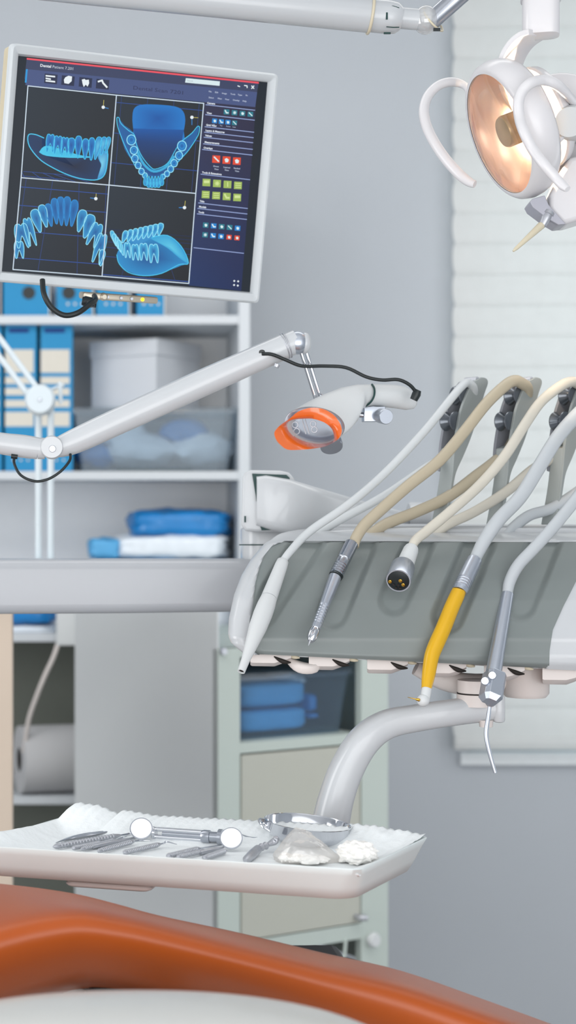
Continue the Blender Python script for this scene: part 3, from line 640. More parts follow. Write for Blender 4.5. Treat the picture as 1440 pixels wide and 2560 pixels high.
# view 2 from above
sfan([(680, 410), (686, 358), (720, 334), (800, 332), (900, 342), (940, 366), (952, 410), (944, 470), (930, 540), (700, 520), (686, 470)], (20, 84, 160), (30, 118, 196), 2.5, 3, ctr=(812, 400))
sp([(684, 455), (945, 462), (930, 540), (870, 640), (800, 660), (740, 640), (700, 520)], None, 2.7, [(20, 84, 160), (20, 84, 160), (24, 62, 118), (30, 50, 80), (32, 44, 66), (30, 50, 80), (24, 62, 118)])
sfan([(610, 400), (640, 440), (690, 480), (700, 560), (740, 640), (800, 668), (870, 640), (920, 560), (950, 510), (1000, 470), (1022, 445), (1010, 500), (960, 580), (905, 640), (850, 690), (790, 705), (735, 685), (680, 620), (640, 560), (610, 450)], (24, 70, 130), (30, 96, 160), 2.6, 2, ctr=(795, 690))
for L in ([(600, 402), (604, 398), (612, 402), (622, 430), (660, 465), (690, 488), (702, 540), (730, 600), (770, 650), (800, 664), (860, 635), (905, 560), (935, 520), (985, 480), (1015, 445), (1026, 448)], [(600, 402), (606, 450), (640, 540), (680, 620), (700, 660)], [(1026, 448), (1018, 490), (970, 565), (930, 610), (890, 655)]):
    sline(L, 4, E_, 3, False, 4)
sline([(705, 575), (740, 640), (790, 676), (850, 655), (895, 600)], 12, (60, 170, 215), 2.9, False, 4)
for x, y, r in ((675, 514, 26), (688, 567, 21), (693, 610, 19), (710, 645, 17), (727, 676, 16), (745, 697, 14), (935, 545, 26), (920, 594, 21), (895, 634, 19), (877, 664, 17), (858, 688, 15), (838, 703, 13)):
    P = [(x+r*math.cos(a*math.pi/4)*.9, y+r*math.sin(a*math.pi/4)) for a in range(8)]
    sfan(P, (24, 96, 168), (34, 130, 200), 3.2, 3); sline(P, 4, Hi, 3.6, True, 3); sline([(x+(p[0]-x)*.5, y+(p[1]-y)*.5) for p in P], 2.5, (50, 150, 210), 3.7, True, 2)
for i in range(6): tooth(748+i*16.5, 726+(4 if 0 < i < 5 else -6), 22, 54, 180, cc=(60, 170, 220), cb=(30, 120, 190), roots=1, lv=4)
# view 3 arch
A3 = [(98, 1078, 46, 84, -4), (112, 1005, 66, 120, -8), (152, 985, 44, 140, -14), (190, 930, 46, 116, -16), (225, 905, 40, 112, -14), (254, 900, 34, 112, -10), (284, 880, 36, 126, -6), (313, 880, 38, 140, -2), (343, 880, 38, 142, 2), (376, 890, 38, 130, 8), (416, 930, 44, 110, 14), (452, 958, 50, 120, 18), (486, 1000, 56, 120, 20), (512, 1070, 50, 150, 14), (522, 1120, 30, 80, 8)]
for i, (x, y, w, h, a) in enumerate(A3):
    big = i < 5 or i > 9
    tooth(x, y, w*1.1, h, a, cc=(24, 92, 158) if big else (20, 84, 150), cb=(50, 150, 205) if big else (28, 118, 186), e=Hi if big else (40, 140, 210), roots=2 if i in (0, 1, 2, 12, 13) else 1, lv=3+i*.01)
# view 4 oblique
sfan([(600, 1100), (640, 1040), (760, 1010), (850, 1005), (920, 1050), (970, 1140), (930, 1160), (880, 1180), (800, 1206), (720, 1210), (640, 1180), (610, 1140)], (24, 74, 140), (40, 140, 200), 2.6, 3)
sfan([(770, 1020), (850, 1003), (915, 1050), (970, 1146), (920, 1120), (860, 1070)], (90, 196, 228), (50, 160, 212), 2.8, 3)
sline([(600, 1105), (612, 1150), (660, 1195), (740, 1212), (830, 1200), (920, 1155), (968, 1146), (930, 1060), (860, 1005), (780, 1015)], 4, E_, 3, False, 4)
sfan([(640, 1010), (720, 965), (842, 944), (820, 985), (780, 1020), (700, 1050)], (60, 150, 205), (50, 140, 200), 2.8, 2)
for i in range(8): tooth(640+i*26, 1012-i*5.5, 30, 62, 20-i, cc=(30, 110, 180), cb=(70, 180, 224), e=Hi, roots=1, lv=3.1)
for i in range(4): tooth(585+i*12, 1020+i*16, 22, 78, -18, cc=(90, 190, 225), cb=(60, 170, 215), e=Hi, roots=1, lv=3.3)
for i, (x, y, w, h) in enumerate(((655, 1080, 32, 74), (695, 1090, 38, 78), (738, 1088, 44, 84), (790, 1096, 50, 92))): tooth(x, y, w, h, -3, cc=(24, 92, 164), cb=(70, 180, 224), e=Hi, roots=2, lv=4)
# frames, axis marks
def fr(P, w=5, c=(206, 222, 236)): sline(P+[P[0]], w, c, 5)
for q in Q.values(): fr(q)
for x, y, dx, dy, ex2, ey2 in ((530, 346, 3, -36, 26, 6), (986, 398, 32, 2, 0, 38), (492, 816, 2, -26, -28, -4), (948, 862, 4, -34, -28, 0)):
    sline([(x, y), (x+dx, y+dy)], 3, (190, 180, 90), 5.5); sline([(x, y), (x+ex2, y+ey2)], 4, (50, 130, 200), 5.5)
    sfan([(x+9*math.cos(a), y+9*math.sin(a)) for a in [k*math.pi/4 for k in range(8)]], Wt, Wt, 5.8)
sm = bpy.data.materials.new('screen_picture'); sm.use_nodes = True; n = sm.node_tree; b = n.nodes['Principled BSDF']; va = n.nodes.new('ShaderNodeVertexColor'); va.layer_name = 'Col'
b.inputs['Base Color'].default_value = (0.004, 0.004, 0.005, 1); b.inputs['Roughness'].default_value = 0.35; b.inputs['Specular IOR Level'].default_value = 0.2; b.inputs['Emission Strength'].default_value = 1.0; n.links.new(va.outputs[0], b.inputs['Emission Color'])
# keep every face turned to the viewer, then link without recalculating
for f in SB.faces:
    f.normal_update()
    if f.normal.dot(MN) < 0: f.normal_flip()
me = bpy.data.meshes.new('screen'); o3 = Vector(t['_o'])
for v in SB.verts: v.co -= o3
SB.to_mesh(me); SB.free(); me.materials.append(sm); so = bpy.data.objects.new('screen', me); COL.objects.link(so); so.parent = t; so['label'] = 'screen with four blue tooth and jaw scans'; so['_o'] = t['_o']
bm = nb(); loft(bm, [[p-MN*0.001 for p in I], [p+MN*0.0003 for p in I]]); obj('display_panel', bm, 'black', t, smooth=False)
# control bar under the frame
a, b_ = mp(213, 739, -.02), mp(400, 752, -.02); bm = nb(); dd = (b_-a).normalized(); up_ = MN.cross(dd).normalized()
if up_.z < 0: up_ = -up_
rbox(bm, (a+b_)/2, ((b_-a).length/2, .0045, .012), .003, (dd, up_, -MN)); ob = obj('control_bar', bm, 'osd', t)
bm = nb(); c = a+dd*0.028+MN*0.010; lathe(bm, c, c+MN*0.006, [(0, .0055), (.7, .005), (1, .003)], 20); obj('joystick', bm, 'osd', ob)
bm = nb()
for q in (.32, .5, .64): c = a+(b_-a)*q+MN*0.0115; lathe(bm, c, c+MN*0.002, [(0, .0028), (1, .002)], 12)
obj('buttons', bm, 'steel', ob)
bm = nb(); c = a+(b_-a)*0.79+MN*0.0115; lathe(bm, c, c+MN*0.002, [(0, .0028), (1, .002)], 12); ob2 = obj('indicator_light', bm, 'led', ob)
bm = nb(); tpx(bm, [(106, 700, 2.14), (110, 735, 2.13), (128, 768, 2.13), (160, 788, 2.13), (195, 782, 2.13), (225, 760, 2.14), (238, 750, 2.15), (236, 740, 2.17)], 7, n=5); lathe(bm, D(205, 752, 2.16), D(242, 758, 2.16), [(0, .005), (.2, .007), (1, .006)], 12); lathe(bm, D(225, 752, 2.15), D(228, 768, 2.15), [(0, .006), (1, .005)], 12); obj('cable', bm, 'black', t)

# ------------------------------------------------------------------ operating light with its overhead arm
t = thing('operating_light', 'round warm glowing dental operating light hanging on white overhead arm', 'lamp', D(1250, 500, 2.03))
bm = nb(); tpx(bm, [(-320, -96, 1.9), (100, -44, 1.93), (500, -4, 1.96), (922, 38, 2.0)], 43, n=3, seg=32); obj('arm', bm, 'white', t)
bm = nb(); a, b_ = D(926, 38, 2.0), D(950, 41, 2.0); torus(bm, a, b_-a, .0212, .0018); obj('collar_ring', bm, 'cream', t)
bm = nb(); lathe(bm, D(922, 38, 2.0), D(1002, 46, 2.0), [(0, .0195), (.6, .0195), (.85, .0185), (1, .0145)], 32); cp = obj('end_cap', bm, 'white', t)
bm = nb()
for yy in (-1, 1):
    tpx(bm, [(966, 41+yy*26, 1.983), (984, 42+yy*26.5, 1.983), (998, 44+yy*24, 1.983)], 1.3, n=1)
box(bm, (-.0011, -.001, -.004), (.0011, .001, .004), None, D(967, 40, 1.9815)); box(bm, (-.004, -.001, -.001), (.004, .001, .001), None, D(968, 83, 1.99)); obj('seam', bm, 'seal', cp)
bm = nb(); lathe(bm, D(985, 44, 2.0), D(1060, 50, 2.0), [(0, .0125), (1, .0125)], 28); obj('spindle', bm, 'white', t)
bm = nb(); ball(bm, D(1064, 50, 2.0), .0162, sc=(.95, 1, 1.05)); obj('joint_cover', bm, 'clearc', t)
bm = nb(); lathe(bm, D(1052, 49, 2.0), D(1075, 51, 2.0), [(0, .0125), (1, .0125)], 24); ball(bm, D(1066, 50, 2.0), .0125); obj('joint', bm, 'white', t)
bm = nb(); a, b_ = D(1082, 50, 2.0), D(1170, -28, 1.99); torus(bm, a, b_-a+Vector((0, -.02, 0)), .0172, .0013); obj('joint_ring', bm, 'cream', t)
bm = nb(); tpx(bm, [(1074, 56, 2.0), (1130, 6, 2.0), (1200, -56, 1.99), (1300, -144, 1.99)], 24, n=1, seg=24); obj('drop_arm', bm, 'steel', t)
bm = nb(); tpx(bm, [(1300, -144, 1.99), (1352, -150, 2.0), (1352, -60, 2.0)], 30, n=3, seg=24); obj('elbow', bm, 'white', t)
bm = nb(); box(bm, (-.004, -.001, -.0018), (.004, .001, .0018), None, D(1092, 74, 1.984)); obj('seam', bm, 'black', t)
# mount block, neck band
rr_, ff, uu = local(1352)
bm = nb(); rbox(bm, D(1352, 20, 2.0), (.0215, .018, .034), .012, (rr_, ff, uu), .0015); obj('mount_block', bm, 'lightw', t)
bm = nb(); rbox(bm, D(1352, -26, 2.0), (.0235, .02, .014), .013, (rr_, ff, uu), .0015); obj('mount_collar', bm, 'lightw', t)
bm = nb(); Lp = [(1322, 80), (1300, 86), (1278, 103), (1260, 128), (1250, 155), (1248, 190), (1262, 240), (1290, 280)]; Rp = [(1372, 84), (1352, 96), (1330, 112), (1310, 140), (1300, 172), (1300, 205), (1318, 250), (1340, 285)]
L0 = catmull([list(D(x, y, 1.975+i*.006)) for i, (x, y) in enumerate(Lp)], 4); R0 = catmull([list(D(x, y, 2.025+i*.006)) for i, (x, y) in enumerate(Rp)], 4); loops = []
for i in range(len(L0)):
    a, b_ = Vector(L0[i]), Vector(R0[i]); tt = (Vector(L0[min(i+1, len(L0)-1)])-Vector(L0[max(i-1, 0)])).normalized(); nn = tt.cross(b_-a).normalized()*0.0035
    loops.append([a-nn, b_-nn, b_+nn, a+nn])
loft(bm, loops); obj('neck', bm, 'lightw', t, bevel=.001)
# head
LC = D(1248, 335, 2.0); rr_, ff, uu = local(1248)
LNv = (rr_*(-.865)+ff*(-.34)+uu*(-.375)).normalized()
def lh(t_): return LC-LNv*t_
bm = nb(); lathe(bm, lh(-0.001), lh(0.036), [(0, .0735), (.0, .0775), (.05, .080), (.16, .0832), (.4, .0855), (.65, .0845), (.85, .082), (1, .077), (1, .074), (.6, .074), (.02, .0735)], 64, (False, False)); obj('front_ring', bm, 'lightw', t, sharp=60)
bm = nb(); L = [(0.002+.038*math.sin(a*math.pi/2/10), .0728*math.cos(a*math.pi/2/10)+.0001) for a in range(0, 10)]; lathe(bm, lh(0), lh(1), L, 56, (False, True)); obj('reflector', bm, 'refl', t)
bm = nb(); lathe(bm, lh(0.0), lh(-1), [(0.0, .0733), (.002, .066), (.004, .05), (.0055, .025), (.006, .001)], 48, (False, True)); obj('lens', bm, 'lens', t)
bm = nb(); lathe(bm, lh(0.004), lh(0.034), [(0, .012), (.04, .018), (.12, .0195), (1, .0195)], 32, (True, False)); obj('bulb_shield', bm, 'olive', t)
bm = nb(); lathe(bm, lh(0.0365), lh(0.0395), [(0, .002), (.3, .004), (1, .004)], 16); obj('bulb', bm, 'bulb', t)
bm = nb(); lathe(bm, lh(0.054), lh(0.080), [(.3, .001), (.28, .040), (0, .044), (0, .060), (.1, .062), (.4, .060), (1, .04), (1, .001)], 56); obj('rear_cover', bm, 'lightw', t, sharp=50)
bm = nb(); lathe(bm, lh(0.0515), lh(0.064), [(0, .014), (1, .014)], 24); obj('lamp_socket', bm, 'cream', t)
# clear-edged seat of the gap
for q in range(3):
    a = q*2.094+0.5; u, v = perp(LNv); dd = u*math.cos(a)+v*math.sin(a); bm = nb(); tube(bm, [lh(0.030)+dd*.075, lh(.058)+dd*.057], .003, n=1); obj('spacer', bm, 'lightw', t)
# yoke behind, going down to the bracket
bm = nb(); tpx(bm, [(1352, 225, 2.07), (1400, 214, 2.06), (1450, 235, 2.05), (1462, 300, 2.05), (1458, 380, 2.05), (1440, 450, 2.04), (1420, 505, 2.035), (1410, 535, 2.03)], [26, 30, 36, 42, 48, 52, 46, 20], n=4, seg=20, sq=3); obj('yoke', bm, 'lightw', t)
bm = nb(); prism(bm, [D(x, y, 1.995) for x, y in ((1374, 488), (1394, 440), (1424, 392), (1480, 380), (1480, 540), (1408, 562), (1372, 522))], Vector((.008, .055, 0))); obj('yoke_cover', bm, 'lightw', t, bevel=.006, sharp=60)
bm = nb(); poly = [(1325, 505), (1330, 497), (1362, 488), (1372, 512), (1415, 560), (1396, 562), (1372, 548), (1332, 518)]; prism(bm, [D(x, y, 1.985) for x, y in poly], Vector((0.005, .045, 0))); obj('bracket', bm, 'lightg', t, bevel=.001)
bm = nb(); a, b_ = D(1446, 303, 1.985), D(1424, 305, 1.94); lathe(bm, a+Vector((0.01, .03, 0)), b_, [(0, .020), (.9, .020), (1, .017)], 36); obj('pivot_knob', bm, 'white2', t)
bm = nb(); prism(bm, [D(x, y, 1.99) for x, y in ((1358, 278), (1380, 250), (1430, 270), (1440, 340), (1386, 354))], Vector((0, .03, 0))); obj('pivot_plate', bm, 'lightw', t, bevel=.003)
bm = nb(); lathe(bm, D(1372, 532, 1.99), D(1355, 566, 1.985), [(0, .0075), (.2, .0075), (.22, .006), (.45, .006), (.5, .0055), (.9, .0045), (1, .003)], 24); obj('knob', bm, 'steeld', t)
bm = nb(); lathe(bm, D(1355, 562, 1.985), D(1283, 628, 1.975), [(0, .004), (.03, .0046), (.9, .0022), (1, .0012)], 20); obj('pointer_handle', bm, 'cream', t)
cc = lambda x, y, d: (1000+x/3.273, y/3.273, d)
Hl = [cc(600, 1090, 2.09), cc(575, 1010, 2.09), cc(562, 880, 2.10), cc(560, 740, 2.11), cc(500, 685, 2.12), cc(400, 672, 2.12), cc(300, 710, 2.12), cc(222, 800, 2.12), cc(196, 920, 2.115), cc(225, 1050, 2.11), cc(290, 1180, 2.10), cc(380, 1310, 2.09), cc(480, 1420, 2.08), cc(560, 1485, 2.075), cc(612, 1508, 2.07)]
bm = nb(); tpx(bm, Hl, [5, 6, 7, 8, 10]+[11.5]*8+[10.5, 8], n=4, seg=16, flat=1.15); h1 = obj('handle', bm, 'lightw', t)
Hr = [cc(1500, 880, 1.97), cc(1420, 830, 1.95), cc(1350, 750, 1.93), cc(1270, 685, 1.915), cc(1170, 655, 1.91), cc(1070, 680, 1.90), cc(1000, 745, 1.90), cc(968, 840, 1.90), cc(978, 960, 1.90), cc(1015, 1080, 1.89), cc(1085, 1220, 1.89), cc(1175, 1340, 1.88), cc(1270, 1450, 1.88), cc(1330, 1515, 1.875), cc(1372, 1548, 1.87)]
bm = nb(); tpx(bm, Hr, [8, 10, 11]+[12]*10+[11, 8], n=4, seg=16, flat=1.15); obj('handle', bm, 'lightw', t)
l = bpy.data.lights.new('halogen_lamp', 'POINT'); l.energy = 9; l.color = (1, .80, .58); l.shadow_soft_size = .006; o = bpy.data.objects.new('halogen_lamp', l); COL.objects.link(o); o.location = lh(0.037)
# extra point light added for the warm leak behind the dichroic glass
l = bpy.data.lights.new('rear_leak_fill', 'POINT'); l.energy = 4; l.color = (1, .72, .42); l.shadow_soft_size = .012; o = bpy.data.objects.new('rear_leak_fill', l); COL.objects.link(o); o.location = lh(0.0475)

# ------------------------------------------------------------------ whitening lamp on its jointed arm
t = thing('whitening_lamp', 'white teeth whitening lamp with orange mouth shield on jointed arm', 'lamp', D(770, 1120, 1.9))
aw = 1.92
bm = nb(); tpx(bm, [(-160, 1075, aw), (-60, 1095, aw), (0, 1108, aw), (60, 1116, aw), (96, 1121, aw)], [27, 27, 27, 29, 27], n=3, seg=24); obj('lower_arm', bm, 'white', t)
bm = nb(); lathe(bm, D(94, 1121, aw), D(112, 1121, aw), [(0, .0122), (1, .0122)], 28); obj('collar', bm, 'white', t)
bm = nb(); c = D(130, 1119, aw); lathe(bm, c+Vector((0, .013, 0)), c-Vector((0, .014, 0)), [(0, .012), (.08, .0132), (.92, .0132), (1, .012)], 36); jt = obj('elbow_joint', bm, 'white', t)
bm = nb(); c = D(131, 1122, aw-.014); lathe(bm, c, c-Vector((0, .0012, 0)), [(0, .0042), (1, .0036)], 16); obj('screw', bm, 'steeld', jt)
bm = nb(); tpx(bm, [(140, 1121, aw), (185, 1104, aw), (300, 1051, aw), (500, 960, aw), (716, 864, aw)], [24, 31, 33.5, 34, 31.5], n=3, seg=32); ua = obj('upper_arm', bm, 'white', t)
bm = nb(); a, b_ = D(712, 866, aw), D(722, 862, aw); torus(bm, a, b_-a, .0147, .0007); torus(bm, a+(b_-a)*.6, b_-a, .0145, .0007); obj('end_ring', bm, 'steeld', t)
bm = nb(); lathe(bm, D(716, 864, aw), D(742, 853, aw), [(0, .0137), (1, .0137)], 32); obj('end_collar', bm, 'white', t)
bm = nb(); ball(bm, D(743, 857, aw-.001), .0133, 32, 20); obj('ball_joint', bm, 'silver', t)
bm = nb(); c = D(762, 858, aw); ball(bm, c, .0118, sc=(.6, 1, 1.05)); obj('joint_cap', bm, 'white', t)
bm = nb(); lathe(bm, D(693, 911, aw-.012), D(690, 918, aw-.012), [(0, .0035), (1, .003)], 16); obj('screw', bm, 'steeld', t)
bm = nb()
tpx(bm, [(752, 878, aw), (790, 1000, aw+.01)], 5.5, n=1, seg=12); tpx(bm, [(764, 874, aw+.004), (802, 996, aw+.014)], 5.5, n=1, seg=12); obj('rod', bm, 'chrome', t)
bm = nb(); tpx(bm, [(655, 885, aw-.014), (680, 886, aw-.017), (715, 900, aw-.017), (755, 915, aw-.015), (810, 915, aw-.01), (865, 919, aw-.01), (915, 942, aw-.01), (955, 950, aw-.01), (995, 949, aw-.01), (1025, 963, aw-.008), (1043, 985, aw-.004)], 4.6, n=5, seg=10)
lathe(bm, D(655, 884, aw-.0145), D(655, 884, aw-.0105), [(0, .0035), (.3, .0045), (1, .0045)], 20); lathe(bm, D(1046, 975, aw-.005), D(1034, 1000, aw-.003), [(0, .0035), (.4, .0052), (1, .0045)], 16); obj('cable', bm, 'black', t)
bm = nb(); tpx(bm, [(36, 1142, aw-.005), (36, 1160, aw-.015), (52, 1188, aw-.02), (86, 1203, aw-.02), (120, 1198, aw-.02), (152, 1178, aw-.02), (174, 1152, aw-.015), (176, 1136, aw-.008)], 3.6, n=5, seg=10); lathe(bm, D(28, 1140, aw-.006), D(44, 1142, aw-.006), [(0, .003), (1, .003)], 10); obj('elbow_cable', bm, 'black', t)
# body: loft of ellipses; (cx, cy, d, half width px along e, half height px, tilt deg)
secs = [(1042, 1004, 1.955, 4, 8), (1034, 1001, 1.952, 14, 21), (1014, 996, 1.95, 26, 29), (985, 991, 1.945, 30, 29.5), (950, 989, 1.94, 29, 28.5), (932, 988, 1.937, 28, 27.5), (912, 990, 1.933, 27, 29), (893, 995, 1.928, 32, 34), (866, 1008, 1.92, 48, 42), (838, 1028, 1.91, 62, 48), (812, 1046, 1.90, 72, 50), (794, 1058, 1.892, 76, 48.5), (786, 1062, 1.888, 76, 47)]
def sec(cx, cy, d, w, h, i=0):
    k = sm_((935-cx)/110)
    e = Vector((.12+.85*k, -1+.72*k, -.13*k)).normalized(); f_ = Vector((-.02+.14*k, .26*k, 1)).normalized()
    return D(cx, cy, d), e, f_, w/F*d, h/F*d
def sm_(x): x = max(0, min(1, x)); return x*x*(3-2*x)
loops = []
for q_ in secs:
    c, e, f_, ew, eh = sec(*q_)
    loops.append([c+e*math.cos(a*2*math.pi/36)*ew+f_*math.sin(a*2*math.pi/36)*eh for a in range(36)])
bm = nb(); loft(bm, loops, (True, False)); obj('body', bm, 'warmw' if False else 'white2', t, sharp=60)
bm = nb(); c, e, f_, ew, eh = sec(*secs[-1], 0); ax_ = e.cross(f_).normalized(); 
inn = [[c+e*math.cos(a*2*math.pi/36)*ew*s+f_*math.sin(a*2*math.pi/36)*eh*s+Vector((.5, .8, .2)).normalized()*dz for a in range(36)] for s, dz in ((.99, 0), (.92, .001), (.86, .004), (.8, .009), (.7, .012))]
loft(bm, inn, (False, True)); obj('light_well', bm, 'silver', t)
bm = nb()
for q, (x, y) in enumerate(((738, 1062), (742, 1078), (783, 1060), (786, 1074))): torus(bm, D(x, y, 1.886), Vector((.3, 1, .1)), .0032, .0006, 16, 6)
tpx(bm, [(755, 1048, 1.888), (765, 1085, 1.886)], 1.5, n=1); tpx(bm, [(762, 1047, 1.888), (773, 1085, 1.886)], 1.5, n=1); obj('light_diodes', bm, 'steeld', t)
bm = nb(); a, b_ = D(936, 988, 1.936), D(940, 988, 1.937); tpx(bm, [(930, 961, 1.93), (936, 972, 1.922), (935, 990, 1.918), (926, 1006, 1.92), (914, 1015, 1.925)], 2.6, n=4, seg=8); obj('seam_ring', bm, 'seal', t)
# orange shield
co = lambda x, y: (600+x/2.618, 800+y/2.618)
def dO(x, y): return 1.850-(y-575)/275*.022+(x-225)/440*.012
Oo = [(x, y, dO(x, y)) for x, y in ((225, 735), (262, 690), (322, 648), (380, 600), (460, 575), (540, 583), (605, 618), (648, 668), (665, 720), (652, 768), (615, 800), (560, 826), (480, 842), (390, 850), (310, 848), (262, 815), (235, 780))]
Ii = [(x, y, dO(x, y)+.010) for x, y in ((300, 690), (325, 662), (370, 650), (420, 646), (470, 646), (520, 658), (560, 676), (595, 705), (612, 740), (615, 780), (598, 805), (555, 822), (490, 826), (420, 812), (355, 785), (315, 750), (298, 715))]
def cl(P, n=3):
    P = P[-2:]+P+P[:2]; Q = catmull([list(D(*co(x, y), d)) for x, y, d in P], n); return [Vector(q) for q in Q[2*n:-(2*n)]][:-(1)] if False else [Vector(q) for q in Q[2*n:2*n+(len(P)-4)*n]]
Oo, Ii = cl(Oo), cl(Ii); bk = Vector((.004, .014, .003))
mid = [(a+b_)*.5-Vector((.0, .002, 0)) for a, b_ in zip(Oo, Ii)]
bm = nb(); loops = [[p+bk*1.1 for p in Ii], Ii, mid, Oo, [p+Vector((.001, .0025, .0005)) for p in Oo], [(a*.55+b_*.45)+bk for a, b_ in zip(Oo, Ii)]]
loft(bm, loops+[loops[0]], (False, False)); bmesh.ops.remove_doubles(bm, verts=bm.verts, dist=1e-6); obj('mouth_shield', bm, 'orange', t, sharp=70)
bm = nb(); L = [[p+bk*.9+(sum(Ii, Vector())/len(Ii)-p)*k for p in Ii] for k in (.0, .05, .1)]; L = [L[0], [p+Vector((.002, .006, 0)) for p in L[1]], [p+Vector((.004, .014, .001)) for p in L[2]]]; loft(bm, L, (False, False)); obj('inner_rim', bm, 'white2', t)
bm = nb(); lathe(bm, D(823, 1078, 1.925), D(829, 1118, 1.910), [(0, .011), (.9, .0132), (1, .0125)], 32); obj('lower_knob', bm, 'steel', t)
bm = nb(); rbox(bm, D(934, 1036, 1.935), (.0125, .008, .0085), .001); obj('clamp_block', bm, 'silver', t)
bm = nb(); lathe(bm, D(942, 1038, 1.93), D(966, 1042, 1.905), [(0, .005), (.4, .005), (.42, .0085), (.95, .0088), (1, .008)], 32); obj('clamp_knob', bm, 'silver', t)
bm = nb(); tpx(bm, [(800, 990, aw+.012), (870, 1030, aw+.015), (925, 1040, aw+.012)], 7, n=3); obj('yoke_bar', bm, 'steel', t)
# ------------------------------------------------------------------ instrument console with its support arms
t = thing('instrument_console', 'white dental instrument console with grey curved front panel, carried on big white arms', 'dental unit', D(1000, 1690, 2.15))
BK = Vector((0.15, 1, 0)).normalized()
def lerp(x, P):
    if x <= P[0][0]: return P[0][1]
    for (a, b), (c, d) in zip(P, P[1:]):
        if x <= c: return b+(d-b)*(x-a)/(c-a)
    return P[-1][1]
def sm(x): x = max(0, min(1, x)); return x*x*(3-2*x)
DP = [(1320, 2.24), (1328, 2.195), (1340, 2.155), (1355, 2.13), (1400, 2.105), (1450, 2.08), (1500, 2.06), (1560, 2.045), (1595, 2.036), (1603, 2.036), (1640, 2.032), (1660, 2.033), (1680, 2.04)]
def dp(y): return lerp(y, DP)
GR_ = [((775, 1350), (655, 1530), 44), ((908, 1350), (832, 1535), 44), ((1052, 1350), (985, 1500), 44), ((1200, 1350), (1120, 1540), 48), ((1362, 1350), (1300, 1508), 50)]
def groove(x, y):
    g = 0
    for (x0, y0), (x1, y1), w in GR_:
        L2 = (x1-x0)**2+(y1-y0)**2; q = max(0, min(1, ((x-x0)*(x1-x0)+(y-y0)*(y1-y0))/L2)); e = math.hypot(x-x0-(x1-x0)*q, y-y0-(y1-y0)*q)
        g = max(g, sm((w-e)/(w*0.45))*(1-q*0.45))
    return g
XL = [(1354, 710), (1358, 692), (1368, 672), (1395, 652), (1422, 642), (1456, 633), (1507, 627), (1531, 623), (1590, 618), (1625, 624), (1640, 640)]
XR = [(1355, 1500), (1400, 1470), (1443, 1440), (1500, 1408), (1553, 1382), (1600, 1374), (1680, 1372)]
def yb(x): return 1634+(x-620)*0.049
NX, NY = 240, 64
def gsurf(bm, xl, xr, y0, y1f, off, fn, nx=NX, ny=NY):
    g = []
    for j in range(ny+1):
        r = []
        for i in range(nx+1):
            u = i/nx; v = j/ny; y = y0+(1640-y0)*v; a, b = xl(y), xr(y); x = a+(b-a)*u; yy = y0+(y1f(x)-y0)*v
            r.append(D(x, yy, fn(x, yy, u, v)+off))
        g.append(r)
    V = [[bm.verts.new(p) for p in r] for r in g]
    for j in range(ny):
        for i in range(nx): bm.faces.new((V[j][i], V[j][i+1], V[j+1][i+1], V[j+1][i]))
    bd_ = [V[0][i] for i in range(nx+1)]+[V[j][nx] for j in range(1, ny+1)]+[V[ny][i] for i in range(nx-1, -1, -1)]+[V[j][0] for j in range(ny-1, 0, -1)]
    return bd_
def skirt(bm, bd_, vecs, cap=True):
    prev = bd_
    for vfn in vecs:
        new = [bm.verts.new(vfn(v0.co)) for v0 in bd_]
        for i in range(len(prev)): j = (i+1) % len(prev); face(bm, (prev[i], prev[j], new[j], new[i]))
        prev = new
    if cap: face(bm, prev)
bm = nb()
def pf(x, y, u, v):
    e = min(u*(lerp(y, XR)-lerp(y, XL)), 30)/30; return dp(y)+.013*groove(x, y)*sm(e)+.006*(1-e)**2+.004*sm((v-.97)/.03)
b_ = gsurf(bm, lambda y: lerp(y, XL), lambda y: lerp(y, XR), 1355, yb, 0, pf, 300, 90)
skirt(bm, b_, [lambda c: c+BK*.006, lambda c: c+BK*.012]); fp = obj('front_panel', bm, 'grey', t, sharp=50); fp['label'] = 'grey front panel with instrument recesses'
# housing
BL = [(1320, 790), (1326, 730), (1335, 697), (1361, 659), (1398, 628), (1439, 604), (1490, 585), (1551, 572), (1592, 570), (1612, 577), (1625, 592), (1640, 612)]
bm = nb()
def bf(x, y, u, v):
    a = lerp(y, BL); e = max(0, 1-(x-a)/36); rr = max(0, (x-1376)/60)
    return dp(y)+.020*(1-math.sqrt(max(0, 1-e*e)))*1.0 + .001 + .018*sm((x-lerp(y, XL)-2)/16)*sm((lerp(y, XR)-4-x)/12)*sm((y-1352)/8)
b_ = gsurf(bm, lambda y: lerp(y, BL), lambda y: 1720, 1320, lambda x: yb(x)+2, 0, bf, 220, 70)
def shr(c, k):
    m = Vector((.3, c.y, 1.28)); q = c+(m-c)*k; q.y = c.y; return q
skirt(bm, b_, [lambda c: Vector((c.x, c.y, c.z))+BK*.02, lambda c: Vector(shr(c, .03))+BK*(max(0, 2.20-c.y)), lambda c: Vector(shr(c, .08))+BK*(max(0, 2.27-c.y))])
obj('housing', bm, 'white', t, sharp=50)
# rear top deck
bm = nb(); rbox(bm, D(1180, 1330, 2.35)+Vector((0, 0, 0)), (.27, .05, .011), .03, (Vector((1, 0, 0)), Vector((0, 1, 0)), ez), .006); obj('rear_deck', bm, 'white', t)
bm = nb(); tpx(bm, [(780, 1340, 2.2), (1000, 1336, 2.2), (1500, 1338, 2.2)], [10, 18, 18], n=2, sq=3); obj('top_rim', bm, 'white', t)
